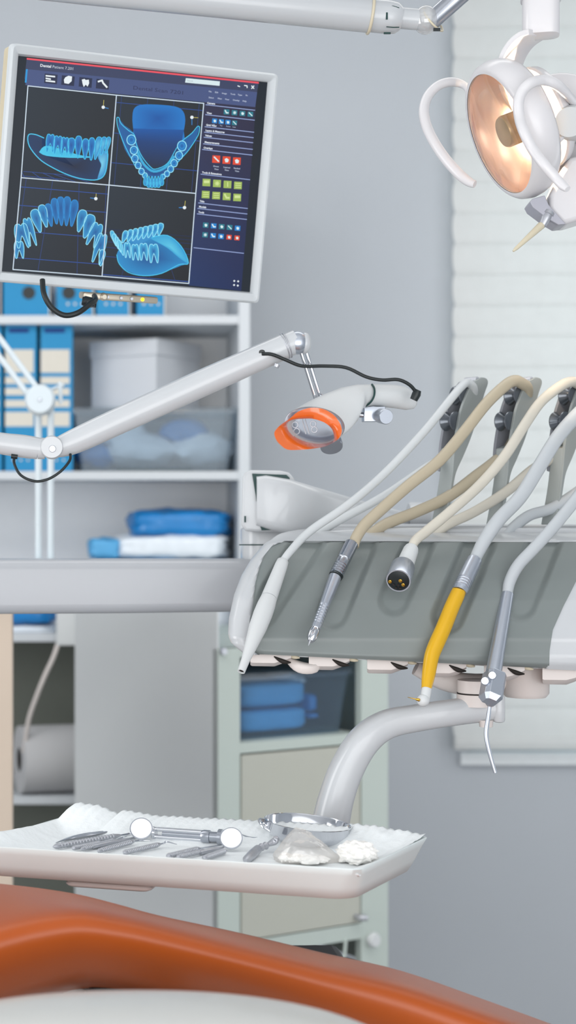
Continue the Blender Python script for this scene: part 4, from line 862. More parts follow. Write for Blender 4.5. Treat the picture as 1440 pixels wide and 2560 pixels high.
# underside mouldings
bm = nb()
for k in range(6):
    x = 700+k*146; y0 = yb(x); loops = []
    for (dx, top, bot) in ((-74, 2, 24+k*2), (-70, 0, 27+k*2), (-14, 0, 28+k*2), (8, 4, 20+k*2), (28, 4, 9+k)):
        X = x+dx; loops.append([D(X, y0-8, 2.048), D(X, y0+top+2, 2.046), D(X, y0+bot*.7, 2.046), D(X, y0+bot, 2.056), D(X, y0+bot, 2.2), D(X, y0-8, 2.2)])
    loft(bm, loops)
obj('underside', bm, 'pink', t, bevel=.002, sharp=35)
for k in range(5):
    x = 709+k*146; y0 = yb(x)+5
    bm = nb(); a = D(x-24, y0-2, 2.046); b2 = D(x+18, y0+13, 2.044); tube(bm, [a, (a+b2)/2+Vector((0, -.002, -.002)), b2], [.0006, .0026, .0008], n=5, flat=1.1, seg=12); obj('holder_slot', bm, 'dark', t)
    bm = nb(); tpx(bm, [(x+2, y0-12, 2.06), (x+26, y0-2, 2.05), (x+40, y0+1, 2.05)], [7, 6, 2], n=3, seg=12); obj('instrument_holder', bm, 'cream', t)
bm = nb(); tpx(bm, [(722, 1650, 2.06), (750, 1668, 2.05), (785, 1670, 2.05), (792, 1650, 2.06)], [8, 14, 12, 8], n=4, sq=3); obj('instrument_holder', bm, 'pink', t)
bm = nb(); tpx(bm, [(1040, 1668, 2.12), (1110, 1700, 2.12), (1190, 1712, 2.12), (1260, 1700, 2.12)], [20, 26, 28, 22], n=4, sq=2.5, seg=20); obj('belly_cover', bm, 'pink', t)
bm = nb(); c = D(1314, 1680, 2.12); lathe(bm, c+Vector((0, 0, .01)), D(1314, 1742, 2.12), [(0, .030), (.88, .029), (1, .025)], 40); obj('underside_knob', bm, 'pink', t)
bm = nb(); c = D(1190, 1700, 2.08); lathe(bm, c, D(1190, 1764, 2.08), [(0, .0225), (.49, .0225), (.49, .0215), (.54, .0215), (.54, .0235), (1, .0235)], 36); pv = obj('tray_arm_pivot', bm, 'pink', t)
bm = nb(); c = D(1190, 1731, 2.08); lathe(bm, c, c-Vector((0, 0, .0018)), [(0, .0232), (1, .0232)], 36); obj('pivot_gap', bm, 'dark', pv)
bm = nb(); tpx(bm, [(1240, 1768, 2.08), (1205, 1772, 2.08), (1140, 1780, 2.075), (1040, 1795, 2.07), (965, 1812, 2.065), (910, 1852, 2.06), (868, 1920, 2.06), (842, 1990, 2.06), (826, 2060, 2.06), (812, 2130, 2.05), (790, 2180, 2.01), (740, 2205, 1.93), (660, 2212, 1.88)],
    [33, 33, 33, 34, 36, 39, 41, 42.5, 45, 42, 22, 15, 14], n=5, seg=28, sq=2.6); obj('tray_arm', bm, 'white', t)
bm = nb(); c = D(1242, 1762, 2.08); rbox(bm, c-Vector((.0, 0, .003)), (.007, .018, .0175), .006, None, .003); obj('arm_end', bm, 'white', t)
bm = nb(); lathe(bm, D(1215, 1800, 2.07), D(1215, 1817, 2.07), [(0, .009), (1, .008)], 20); obj('arm_screw_cap', bm, 'pink', t)
# hinge box and rear arms
bm = nb(); hp = [(606, 1192), (612, 1182), (626, 1175), (700, 1176), (722, 1181), (734, 1194), (738, 1230), (738, 1330), (642, 1330), (612, 1328), (603, 1312)]
prism(bm, [D(x, y, 2.30) for x, y in hp], Vector((.01, .07, 0))); hb = obj('hinge_cover', bm, 'white', t, bevel=.004, sharp=60)
bm = nb(); prism(bm, [D(x, y, 2.296) for x, y in ((631, 1184), (716, 1187), (724, 1194), (730, 1230), (730, 1322), (655, 1326), (645, 1300), (640, 1240))], Vector((0, .006, 0))); obj('hinge_seal', bm, 'seal', hb)
bm = nb(); prism(bm, [D(x, y, 2.298) for x, y in ((611, 1290), (615, 1290), (615, 1306), (611, 1306))], Vector((0, .004, 0))); obj('latch_slot', bm, 'seal', hb)
bm = nb(); L = []
for x, y0, y1, d, dd in ((636, 1190, 1314, 2.288, .07), (660, 1188, 1322, 2.284, .075), (720, 1198, 1338, 2.28, .07), (800, 1222, 1345, 2.31, .065), (900, 1252, 1350, 2.37, .06), (1000, 1278, 1352, 2.43, .06), (1085, 1290, 1352, 2.47, .055)):
    c = D(x, (y0+y1)/2, d+dd/2); h = (y1-y0)/2/F*d; L.append([c+Vector((0, p[0], p[1])) for p in rrect(dd/2, h, .012, 4)])
loft(bm, L); obj('spring_arm', bm, 'white', t, sharp=50)
bm = nb(); lathe(bm, D(1020, 1296, 2.45), D(1078, 1298, 2.45), [(0, .022), (.1, .024), (.85, .024), (1, .018)], 32); obj('arm_end_cap', bm, 'white', t)
bm = nb(); rbox(bm, D(680, 1366, 2.37), (.042, .045, .026), .02, None, .003); obj('pivot_block', bm, 'white', t)
bm = nb(); c = D(656, 1362, 2.325); box(bm, (-.032, -.0005, -.0008), (.03, .001, .0008), None, c); obj('pivot_gap', bm, 'seal', t)
bm = nb(); L = []
for x, y0, y1 in ((-700, 1385, 1540), (0, 1396, 1533), (300, 1396, 1531), (600, 1396, 1527), (720, 1396, 1520)):
    c = D(x, (y0+y1)/2, 2.36); h = (y1-y0)/2/F*2.32; L.append([c+Vector((0, p[0], p[1])) for p in rrect(.045, h, .014, 5)])
loft(bm, L); obj('support_beam', bm, 'beam', t, sharp=50)
# hose guide arms
rr_, ff, uu = local(1240); PN = (rr_*.8-ff*.6).normalized(); PU = (rr_*.6+ff*.8).normalized(); WDp = 2.25
fr_ = [(1000, 190), (960, 250), (920, 350), (880, 480), (850, 650), (830, 800), (820, 1000), (795, 1200), (745, 1480)]
ba_ = [(765, 1480), (800, 1300), (825, 1130), (850, 1010), (905, 880), (960, 740), (1000, 620), (1040, 480), (1090, 300), (1122, 200), (1108, 158), (1070, 150)]
def wp(x, y, ox, k=0.0):
    a = D(1040+1000/3.6+ox, 900+y/3.6, WDp); return a+PU*((x-1000)/3.6/F*WDp/.6)+PN*k
WOBJ = []
for i in range(5):
    ox = -134+i*136
    w = obj('hose_guide_arm', (lambda b: (loft(b, [[wp(x, y, ox, k) for x, y in catmull([list(p) for p in fr_[5:]], 3)+[tuple(p) for p in catmull([list(p) for p in ba_[:6]], 3)]] for k in (-.021, -.002)]), b)[1])(nb()), 'whip', t, bevel=.0015, sharp=45)
    prof = catmull([[p[0]+(6 if p[1] < 900 else 0), p[1]] for p in fr_], 4)+catmull([list(p) for p in ba_], 3)
    bm = nb(); loft(bm, [[wp(x, y, ox, k) for x, y in prof] for k in (-.003, .001)]); obj('near_plate', bm, 'whip', w, bevel=.0006, sharp=45)
    prof2 = catmull([list(p) for p in fr_[:7]], 4)+catmull([list(p) for p in ba_[3:]], 3)
    bm = nb(); loft(bm, [[wp(x, y, ox, k) for x, y in prof2] for k in (-.025, -.021)]); obj('far_plate', bm, 'whipshade', w, bevel=.0006, sharp=45)  # darker grey puts the shade of the inner face into the colour
    for x, y in ((950, 318), (868, 556)):
        bm = nb(); lathe(bm, wp(x, y, ox, -.021), wp(x, y, ox, -.003), [(0, .0125), (.08, .013), (.2, .011), (.5, .0065), (.8, .011), (.92, .013), (1, .0125)], 32); obj('roller', bm, 'roller', w)
    bm = nb(); lathe(bm, wp(1045, 172, ox, -.022), wp(1045, 172, ox, -.002), [(0, .004), (1, .004)], 12); obj('top_pin', bm, 'steeld', w)

# ------------------------------------------------------------------ instruments, each with its hose
def hose(t, pts, r, m):
    bm = nb(); tpx(bm, pts, r, n=6, seg=16); return obj('hose', bm, m, t)
def guide(ox):    # down through the fork between the plates
    return [(1302+ox, 957, 2.235), (1318+ox, 972, 2.25), (1312+ox, 1010, 2.265), (1292+ox, 1075, 2.268), (1268+ox, 1122, 2.255)]
g_in = 'dental instruments resting on the console'
# 1 white scaler
t1 = thing('scaler_handpiece', 'white tapered scaler handpiece, leftmost instrument on the grey panel', 'dental instrument', D(603, 1678, 1.99), g_in)
a, b_ = D(709, 1398, 2.085), D(603, 1679, 1.985); s = 1/F*2.03
bm = nb(); lathe(bm, a, b_, [(0, 8*s), (.02, 15*s), (.06, 16.5*s), (.2, 18.5*s), (.355, 20.5*s)], 36); obj('upper_body', bm, 'white2', t1)
bm = nb(); lathe(bm, a, b_, [(.358, 20.5*s), (.42, 23*s), (.5, 24*s), (.62, 22.5*s), (.78, 16*s), (.9, 11*s), (1, 9.5*s), (1, 7*s), (.96, 6.5*s), (.95, .1*s)], 36, (True, True)); lb_ = obj('lower_body', bm, 'white2', t1)
bm = nb(); lathe(bm, a, b_, [(.985, 6.6*s), (.99, 6.6*s)], 20); obj('tip_socket', bm, 'dark', lb_)
bm = nb(); lathe(bm, a, b_, [(.354, 20*s), (.36, 20*s)], 30); obj('joint_line', bm, 'steel', t1)
hose(t1, [(706, 1404, 2.082), (728, 1376, 2.09), (775, 1328, 2.11), (870, 1262, 2.13), (960, 1185, 2.16), (1055, 1085, 2.18), (1125, 1000, 2.20), (1152, 968, 2.22)]+guide(-134)[0:]+[(1100, 1148, 2.24), (1060, 1172, 2.22), (960, 1240, 2.21), (850, 1300, 2.21), (790, 1336, 2.2)], [9, 10]+[10.5]*18, 'hosew')
# 2 silver contra-angle
t2 = thing('contra_angle_handpiece', 'slim silver handpiece with ringed grip and small drill head', 'dental instrument', D(783, 1600, 1.99), g_in)
a, b_ = D(880, 1358, 2.105), D(839, 1440, 2.075); s = 1/F*2.06
bm = nb(); pr = [(0, 15*s), (.02, 17*s), (.5, 17.5*s), (.51, 16.5*s), (.53, 17.5*s)]
for k in range(4): pr += [(.68+k*.07, 17.5*s), (.69+k*.07, 16*s), (.71+k*.07, 16*s), (.72+k*.07, 18*s)]
lathe(bm, a, b_, pr+[(1, 18*s)], 32); obj('coupling', bm, 'steel', t2)
bm = nb(); lathe(bm, D(841, 1437, 2.076), D(838, 1443, 2.074), [(0, 18.5*s), (1, 17*s)], 30); obj('seal_ring', bm, 'black', t2)
a, b_ = D(838, 1442, 2.074), D(789, 1573, 2.01); pr = [(0, 16*s), (.3, 14.5*s), (.55, 13*s)]
for k in range(7): pr += [(.58+k*.05, 12.6*s), (.59+k*.05, 11*s), (.61+k*.05, 11*s), (.62+k*.05, 12.6*s)]
bm = nb(); lathe(bm, a, b_, pr+[(1, 11.5*s)], 32); obj('grip', bm, 'silver', t2)
bm = nb(); lathe(bm, D(790, 1568, 2.012), D(776, 1603, 2.0), [(0, 9*s), (.2, 13*s), (.45, 14*s), (.8, 12*s), (1, 7*s)], 24); obj('head', bm, 'chrome', t2)
bm = nb(); lathe(bm, D(777, 1598, 2.0), D(771, 1614, 1.997), [(0, 3*s), (.5, 2*s), (1, .6*s)], 12); obj('bur', bm, 'steeld', t2)
hose(t2, [(884, 1366, 2.105), (890, 1345, 2.11), (912, 1312, 2.12), (955, 1272, 2.13), (1020, 1215, 2.145), (1098, 1152, 2.16), (1160, 1080, 2.18), (1215, 1010, 2.2), (1262, 965, 2.215), (1285, 952, 2.225)]+guide(0)+[(1240, 1152, 2.24), (1190, 1190, 2.23), (1120, 1242, 2.22), (1040, 1280, 2.21), (970, 1308, 2.2), (930, 1335, 2.19), (912, 1352, 2.19)], [13, 14]+[14.5]*23, 'hoseb')
# 3 bare connector
t3 = thing('hose_connector', 'bare hose connector with black face and gold pins', 'dental instrument', D(996, 1480, 2.03), g_in)
a, b_ = D(1030, 1368, 2.10), D(1008, 1424, 2.072)
bm = nb(); lathe(bm, a, b_, [(0, 12*s), (.04, 17*s), (.15, 19.5*s), (1, 23*s)], 32); obj('sleeve', bm, 'white2', t3)
a = D(1008, 1416, 2.07); b_ = D(996, 1452, 2.035); ax_ = (b_-a).normalized()
bm = nb(); lathe(bm, a, b_, [(0, 25*s), (.08, 30*s), (.95, 31*s), (1, 30*s), (1, 27*s), (.9, 26.5*s)], 40, (True, True)); obj('collar', bm, 'silver', t3)
bm = nb(); c = b_-ax_*.002; lathe(bm, c, b_, [(0, 26.5*s), (.6, 26.5*s), (.7, 26*s)], 36); bfc = obj('contact_face', bm, 'black', t3)
u, v = perp(ax_); 
bm = nb()
for x, y in ((975, 1454), (1001, 1452), (1008, 1462)): c = plane_hit(x, y, b_, ax_); lathe(bm, c-ax_*.002, c+ax_*.0012, [(0, .0022), (.9, .0022), (1, .0016)], 14)
obj('gold_pin', bm, 'gold', bfc)
bm = nb()
for x, y in ((990, 1470), (984, 1462), (996, 1463), (1000, 1471)): c = plane_hit(x, y, b_, ax_); lathe(bm, c-ax_*.002, c+ax_*.0003, [(0, .0016), (1, .0014)], 12)
obj('socket_hole', bm, 'dark', bfc)
hose(t3, [(1028, 1374, 2.10), (1038, 1352, 2.10), (1070, 1325, 2.11), (1130, 1275, 2.12), (1200, 1212, 2.14), (1262, 1140, 2.15), (1310, 1065, 2.17), (1352, 1005, 2.19), (1400, 966, 2.21), (1425, 955, 2.225)]+guide(137)+[(1372, 1150, 2.24), (1330, 1175, 2.23), (1262, 1232, 2.215), (1185, 1280, 2.2), (1118, 1312, 2.19), (1078, 1345, 2.19)], [10, 12]+[13]*22, 'hosec')
# 4 yellow handpiece
t4 = thing('turbine_handpiece', 'yellow bent handpiece with white head hanging below the panel', 'dental instrument', D(1063, 1760, 1.98), g_in)
a, b_ = D(1188, 1398, 2.085), D(1148, 1480, 2.055); pr = [(0, 16*s), (.03, 19*s), (.15, 19*s), (.16, 20*s), (.6, 20.5*s)]
for k in range(4): pr += [(.64+k*.07, 20.5*s), (.65+k*.07, 19*s), (.67+k*.07, 19*s), (.69+k*.07, 20.5*s)]
bm = nb(); lathe(bm, a, b_, pr+[(1, 19*s)], 36); obj('coupling', bm, 'silver', t4)
bm = nb(); tpx(bm, [(1147, 1476, 2.055), (1143, 1488, 2.053), (1128, 1522, 2.045), (1108, 1572, 2.03), (1091, 1610, 2.02), (1079, 1642, 2.012), (1071, 1690, 2.0), (1066, 1722, 1.992)], [17, 18.5, 19, 19.5, 19.5, 18.5, 16.5, 12.5], n=4, seg=28); obj('body', bm, 'yellow', t4)
bm = nb(); lathe(bm, D(1067, 1720, 1.993), D(1062, 1752, 1.985), [(0, 12*s), (.4, 12*s), (1, 11*s)], 28); ball(bm, D(1058, 1751, 1.985), 15*s, 24, 16, (1, 1.1, 1)); obj('head', bm, 'white2', t4)
bm = nb(); lathe(bm, D(1048, 1750, 1.98), D(1019, 1743, 1.975), [(0, 4*s), (.25, 3*s), (.3, 1.5*s), (1, .6*s)], 12); obj('bur', bm, 'gold', t4)
hose(t4, [(1184, 1406, 2.085), (1196, 1380, 2.09), (1215, 1345, 2.095), (1248, 1298, 2.10), (1300, 1243, 2.115), (1345, 1172, 2.13), (1395, 1092, 2.15), (1450, 1030, 2.18), (1510, 978, 2.2), (1550, 956, 2.22)]+guide(274)+[(1515, 1160, 2.24), (1470, 1210, 2.23), (1385, 1268, 2.22), (1325, 1288, 2.21), (1285, 1318, 2.2), (1262, 1346, 2.19)], [14, 15.5, 17, 17.5]+[17.5]*7+[14]*10, 'hoseg')
# 5 three-way syringe
t5 = thing('air_water_syringe', 'silver three-way syringe with two buttons and thin bent nozzle', 'dental instrument', D(1238, 1932, 2.0), g_in)
a, b_ = D(1269, 1485, 2.065), D(1234, 1682, 2.0)
bm = nb(); lathe(bm, a, b_, [(0, 14*s), (.005, 15.5*s), (.3, 17*s), (1, 19*s)], 32); obj('handle', bm, 'silver', t5)
zax = (a-b_).normalized(); xax = (Vector((1, 0, 0))-zax*zax.x).normalized(); xax = (xax+Vector((0, .35, 0))).normalized(); xax = (xax-zax*xax.dot(zax)).normalized(); yax = zax.cross(xax)
if yax.y > 0: yax = -yax
c = D(1230, 1718, 1.99); L = []
oct_ = [(-.010, -.006), (-.006, -.0115), (.008, -.0115), (.0125, -.006), (.0125, .010), (-.010, .010)]
for z, k in ((.020, .9), (.019, 1), (-.014, 1), (-.021, .62)): L.append([c+xax*p[0]*k*1.05-yax*p[1]*k+zax*z for p in oct_])
bm = nb(); loft(bm, L); obj('valve_block', bm, 'silver', t5, bevel=.0006, sharp=25)
for x, y in ((1234, 1690), (1216, 1704)):
    bm = nb(); c0 = D(x, y, 1.982); lathe(bm, c0+Vector((0, .008, 0)), c0-Vector((.002, .0015, -.001)), [(0, .0038), (.05, .0049), (.9, .0049), (1, .0042)], 24); obj('button', bm, 'silver', t5)
bm = nb(); lathe(bm, D(1226, 1752, 1.99), D(1224, 1766, 1.99), [(0, .0075), (.3, .0075), (.4, .0055), (.6, .0055), (1, .003)], 20); obj('nozzle_nut', bm, 'steeld', t5)
bm = nb(); tpx(bm, [(1225, 1760, 1.99), (1221, 1790, 1.988), (1216, 1825, 1.985), (1217, 1850, 1.983), (1226, 1890, 1.98), (1238, 1932, 1.977)], [4.5, 5.5, 5.8, 5.6, 5.2, 4.5], n=4, seg=14); obj('nozzle', bm, 'silver', t5)
hose(t5, [(1268, 1490, 2.065), (1274, 1455, 2.07), (1296, 1413, 2.075), (1336, 1370, 2.08), (1388, 1312, 2.09), (1450, 1235, 2.11), (1540, 1120, 2.14), (1630, 1015, 2.18), (1685, 958, 2.22)]+guide(410)+[(1650, 1170, 2.24), (1560, 1250, 2.22), (1455, 1302, 2.21), (1405, 1336, 2.2), (1382, 1362, 2.19)], [13, 14.5, 15, 15]+[15]*13, 'hoseg')

# ------------------------------------------------------------------ tray
TZ = ZC-.373; TA = Vector((700/F*1.75, 1.75, TZ))
te1 = Vector((-.9545, .298, 0)).normalized(); te2 = Vector((.52, .854, 0)).normalized(); TW, TD = .438, .213
def tp(u, v, z=0): return TA+te1*u+te2*v+Vector((0, 0, z))
def tloop(ins, z, r):
    return [tp(TW/2+p[0], TD/2+p[1], z) for p in rrect(TW/2-ins, TD/2-ins, max(r, .002), 6)]
t = thing('instrument_tray', 'white plastic tray with flared rim above orange chair', 'tray', tp(.3, .1, -.036))
bm = nb(); loft(bm, [tloop(.02, -.036, .02), tloop(.014, -.035, .022), tloop(.008, -.022, .02), tloop(.003, -.008, .016), tloop(0, -.0005, .012), tloop(.0006, .0006, .012), tloop(.0025, .0002, .012), tloop(.010, -.012, .014), tloop(.016, -.0135, .014)])
obj('tray_body', bm, 'traym', t, sharp=60)
bm = nb(); c = tp(.30, .07, -.042); rbox(bm, c, (.05, .04, .004), .01, (te1, te1.cross(Vector((0, 0, 1))), Vector((0, 0, 1)))); tag(obj('tray_holder', bm, 'pink'), 'small beige holder plate under the white tray', 'tray holder')
# paper liner
FZ = TZ-.0115
yp = [(-300, 2092), (-60, 2084), (0, 2073), (60, 2064), (100, 2056), (150, 2038), (178, 2024), (192, 2006), (250, 2014), (300, 2037), (312, 2025), (400, 2040), (640, 2051), (800, 2060), (868, 2068), (905, 2062), (960, 2071), (1085, 2090), (1200, 2094)]
bm = nb(); NU, NV = 150, 44; V = []
for i in range(NU+1):
    r = []
    for j in range(NV+1):
        u = .004+(TW-.012)*i/NU; v = .006+(TD-.009)*j/NV; p = tp(u, v, 0)
        px = CX+F*p.x/p.y; pe = tp(u, TD-.003, 0); pxe = CX+F*pe.x/pe.y; zt_ = ZC-(lerp(pxe, yp)+2*math.sin(pxe*.3)-CY)/F*pe.y
        q = j/NV; z = FZ+(zt_-FZ)*sm((q-.62)/.38)
        q2 = max(0, 1-i/NU*TW/.03); z = max(z, FZ+(TZ+.0015-FZ)*sm(q2)*(.4+.6*q)) if i < NU*.06 else z
        pl = tp(TW-.003, v, 0); pxl = CX+F*pl.x/pl.y; zl = ZC-(lerp(pxl, yp)-CY)/F*pl.y; z = max(z, FZ+(zl-FZ)*sm((u/TW-.90)/.10))
        wv = noise.noise(Vector((u*22, v*30, 1)))*.0016+noise.noise(Vector((u*60, v*70, 3)))*.0007
        if u < .10 and q > .45: wv += noise.noise(Vector((u*45, v*45, 9)))*.004*sm((q-.45)*3)
        if q < .04: z = FZ+.006*(1-q/.04)
        r.append(bm.verts.new(Vector((p.x, p.y, z+abs(wv)))))
    V.append(r)
for i in range(NU):
    for j in range(NV): bm.faces.new((V[i][j], V[i+1][j], V[i+1][j+1], V[i][j+1]))
o = obj('paper_liner', bm, 'paper', sharp=180); tag(o, 'white crepe paper liner with torn wavy edge lying in the tray', 'paper'); m_ = o.modifiers.new('s', 'SOLIDIFY'); m_.thickness = .0004
gt = 'steel instruments lying on the tray paper'
def T(px, py, h=.003): return G(px, py, FZ+h)
def probe(name, a, b, r, lab, m='steeld', tip=None, h=.0045, rings=True):
    A, B = T(*a, h), T(*b, h); t = thing(name, lab, 'dental instrument', A, gt); L = (B-A).length; pr = [(0, r*.3), (.03, r*.8)]
    k = .06
    while k < .9: pr += [(k, r), (k+.02, r), (k+.025, r*.86), (k+.04, r*.86)]; k += .045
    bm = nb(); lathe(bm, A, B, (pr if rings else [(0, r*.4), (.1, r), (.9, r)])+[(.95, r*.7), (1, r*.35)], 18); obj('handle', bm, m, t)
    if tip:
        bm = nb(); P = [B]+[T(x, y, h+dz) for x, y, dz in tip]; tube(bm, P, [r*.3]*(len(P)-1)+[r*.12], n=4, seg=8); obj('working_tip', bm, 'steel', t)
    return t
probe('dental_probe', (133, 2117), (302, 2088), .0033, 'long grey probe reaching towards the left mirror', tip=[(322, 2084, .001), (333, 2078, .004)])
probe('dental_probe', (180, 2121), (256, 2106), .0027, 'short grey probe at left, nearest the tray rim', tip=[(272, 2102, .0), (281, 2098, .002)])
probe('dental_probe', (202, 2123), (292, 2099), .0026, 'grey probe with black ring, third from left', tip=[(306, 2094, .0), (318, 2090, .002)])
probe('dental_probe', (244, 2128), (336, 2103), .0029, 'grey scaler with straight pale tip below left mirror', tip=[(352, 2101, .0), (376, 2102, .001)])
probe('dental_probe', (308, 2132), (402, 2110), .003, 'textured probe with thin hooked tip between the mirrors', tip=[(412, 2107, .001), (416, 2104, .003), (442, 2111, .001)])
probe('dental_probe', (417, 2141), (500, 2121), .0032, 'grey probe left of the right mirror, pointing up to it', tip=[(525, 2117, .001), (556, 2112, .002)])
probe('dental_probe', (442, 2143), (515, 2126), .0027, 'grey probe lying close along its neighbour left of right mirror')
probe('dental_probe', (508, 2146), (566, 2126), .0032, 'short ribbed probe below the right mirror')
# tweezers
A, B = T(140, 2107), T(288, 2076, .005); tw = thing('tweezers', 'bent steel tweezers at the left of the tools', 'tweezers', A, gt)
for s_ in (-1, 1):
    bm = nb(); n_ = Vector((0, .004*s_, 0)); tube(bm, [A, T(178, 2094)+n_*.6, T(225, 2085, .005)+n_, B+n_*.2], [.0008, .0028, .0032, .0022], n=5, flat=.35, seg=10); obj('blade', bm, 'steel', tw)
# cartridge syringe
A, B = T(386, 2082, .009), T(556, 2094, .009); sy = thing('cartridge_syringe', 'chrome cartridge syringe lying between the two round mirrors', 'syringe', A, gt); dr_ = (B-A).normalized(); LL = (B-A).length
u, v = perp(dr_)
for s_ in (-1, 1):
    bm = nb(); tube(bm, [A+v*.0045*s_, A+dr_*LL*.72+v*.0045*s_], .0022, n=1, flat=1.2); obj('barrel_rail', bm, 'chrome', sy)
bm = nb(); lathe(bm, A-dr_*.003, A+dr_*.002, [(0, .004), (.5, .007), (1, .007)], 24); torus(bm, A-dr_*.001, dr_, .006, .0014, 24, 8); obj('needle_hub', bm, 'chrome', sy)
bm = nb(); lathe(bm, A+dr_*.01, A+dr_*LL*.7, [(0, .003), (1, .003)], 16); obj('plunger_rod', bm, 'steel', sy)
bm = nb(); lathe(bm, A+dr_*LL*.7, B, [(0, .0065), (.1, .0075), (.4, .0075), (.42, .006), (.8, .006), (.82, .0095), (1, .0095)], 28); obj('collar', bm, 'steel', sy)
# mouth mirrors: round mirrors facing the viewer
for (mx, my, r_, hx, hy, lab) in ((353, 2071, 28, 230, 2117, 'round mouth mirror on the left, left of the syringe'), (578, 2095, 28, 500, 2132, 'round mouth mirror on the right, near chrome bowl')):
    base = T(mx+2, my+30, .001); c = D(mx, my, base.y); mm = thing('mouth_mirror', lab, 'dental mirror', base, gt)
    n_ = (Vector((0, 0, ZC))-c+Vector((-.1, 0, .9))).normalized(); R_ = r_/F*c.y
    bm = nb(); lathe(bm, c-n_*.0022, c, [(0, R_*.9), (.2, R_*1.02), (.9, R_*1.03), (1, R_*.95)], 40); obj('mirror_frame', bm, 'steel', mm)
    bm = nb(); lathe(bm, c-n_*.0003, c+n_*.0003, [(0, R_*.93), (1, R_*.93)], 40); obj('mirror_glass', bm, 'mirror', mm)
    bm = nb(); hh = T(hx, hy, .004); lo = c-n_*.002-Vector((0, 0, R_*.6)); tube(bm, [c-n_*.002, lo+Vector((-.008, .006, -.003)), (lo+hh)/2, hh], [.001, .0011, .0024, .0026], n=5, seg=10); obj('handle', bm, 'steeld', mm)
# forceps tool and ring band
fo = thing('dark_instrument', 'dark ribbed steel instrument in front of metal band, beside the bag', 'dental instrument', T(615, 2150), gt)
bm = nb(); lathe(bm, T(613, 2152, .004), T(648, 2120, .007), [(0, .002), (.1, .0045), (.5, .0055), (.9, .005), (1, .003)], 20); obj('handle', bm, 'steeld', fo)
bm = nb(); lathe(bm, T(648, 2120, .007), T(668, 2113, .008), [(0, .003), (.3, .0045), (.5, .003), (.8, .0045), (1, .003)], 18); tube(bm, [T(668, 2113, .008), T(682, 2106, .01), T(692, 2098, .014), T(684, 2094, .016)], [.003, .0055, .005, .002], n=4, flat=.6); obj('jaw', bm, 'steeld', fo)
mb = thing('metal_band', 'wide steel matrix band loop between right mirror and bowl', 'metal band', T(636, 2110), gt)
bm = nb(); c = T(636, 2102, .001); L = []
for k in range(33):
    a = k/32*2*math.pi; d_ = Vector((math.cos(a)*.017, math.sin(a)*.013, 0)); z_ = .0085+.0015*math.cos(a*2)
    L.append([c+d_, c+d_*1.05, c+d_*1.1+Vector((0, 0, z_)), c+d_*1.05+Vector((0, 0, z_))])
loft(bm, L, (False, False)); bmesh.ops.remove_doubles(bm, verts=bm.verts, dist=1e-6); obj('band', bm, 'steel', mb)
bm = nb(); tube(bm, [c+Vector((.017, -.004, .006)), c+Vector((.028, -.008, .006)), c+Vector((.036, -.004, .008))], [.003, .004, .0025], n=3); obj('clasp', bm, 'chrome', mb)
# steel bowl, slightly tilted
c = T(766, 2100, .005); up2 = Vector((.085, -.02, 1)).normalized()
bw = thing('steel_bowl', 'shiny chrome bowl tilted on the tray behind the clear bag', 'bowl', c)
Rb = .0495
bm = nb(); lathe(bm, c-up2*.003, c+up2*.020, [(0, .001), (0, .028), (.1, .036), (.3, .043), (.65, .0485), (1, Rb), (1.03, Rb+.001), (1.05, Rb), (1.0, Rb-.0012), (.65, .0475), (.3, .0418), (.12, .034), (.05, .026), (.05, .001)], 64); obj('dish', bm, 'chrome', bw, sharp=50)
bm = nb(); e_ = c+up2*.018+Vector((-.046, .012, 0)); tube(bm, [e_, e_+Vector((-.006, -.006, .004)), e_+Vector((-.004, -.018, .0)), e_+Vector((.008, -.024, -.008))], [.0045, .005, .005, .003], n=4, flat=.5); obj('spout', bm, 'chrome', bw)
# clear bag and cotton
def crump(bm, c, sc, amp, fr, sub=4, seed=0, floor=None):
    s = bmesh.ops.create_icosphere(bm, subdivisions=sub, radius=1.0)
    for v in s['verts']:
        d = v.co.normalized(); n_ = abs(noise.noise(d*fr+Vector((seed, 0, 0))))*2-0.5; n2 = abs(noise.noise(d*fr*2.6+Vector((seed, 3, 0))))
        v.co = c+Vector((d.x*sc[0], d.y*sc[1], d.z*sc[2]))*(1+amp*n_+amp*.5*n2)
        if floor is not None and v.co.z < floor: v.co.z = floor+abs(n2)*.0005
bm = nb(); c = T(775, 2140, .012)
Pb = [(690, 2135), (700, 2095), (735, 2068), (790, 2082), (850, 2130), (872, 2160), (800, 2166), (700, 2160)]
s = bmesh.ops.create_icosphere(bm, subdivisions=5, radius=1.0)
for v in s['verts']:
    d = v.co.normalized(); sq = d.x
    hgt = .030*max(0, 1-abs((sq+.45)/1.35))**.8
    n_ = abs(noise.noise(Vector((d.x*3, d.y*3, d.z*3))))*.35+abs(noise.noise(d*8))*.12
    X = d.x*.040*(1+n_*.3); Y = d.y*.022*(1-.3*d.x)*(1+n_*.4); Z = max(0, d.z)*hgt*(1.1-n_)*1.25
    v.co = T(778, 2150, .001)+Vector((X, Y, Z+.0005))
obj_b = obj('plastic_bag', bm, 'bag', sharp=25); tag(obj_b, 'crumpled clear plastic bag peaked in front of chrome bowl', 'bag')
bm = nb()
for (px, py, sx_, sz_) in ((742, 2146, .011, .005), (775, 2150, .013, .005), (716, 2144, .008, .005), (802, 2148, .009, .004)): crump(bm, T(px, py, .006), (sx_, .009, sz_), .2, 2.5, 3, px, FZ+.0012)
tag(obj('cotton_rolls', bm, 'cotton'), 'off-white cotton rolls inside the clear plastic bag', 'cotton')
bm = nb(); crump(bm, T(893, 2132, .012), (.021, .018, .013), .22, 3.2, 4, 5, FZ+.001); tag(obj('cotton_ball', bm, 'cotton'), 'fluffy white cotton heap right of the plastic bag', 'cotton')

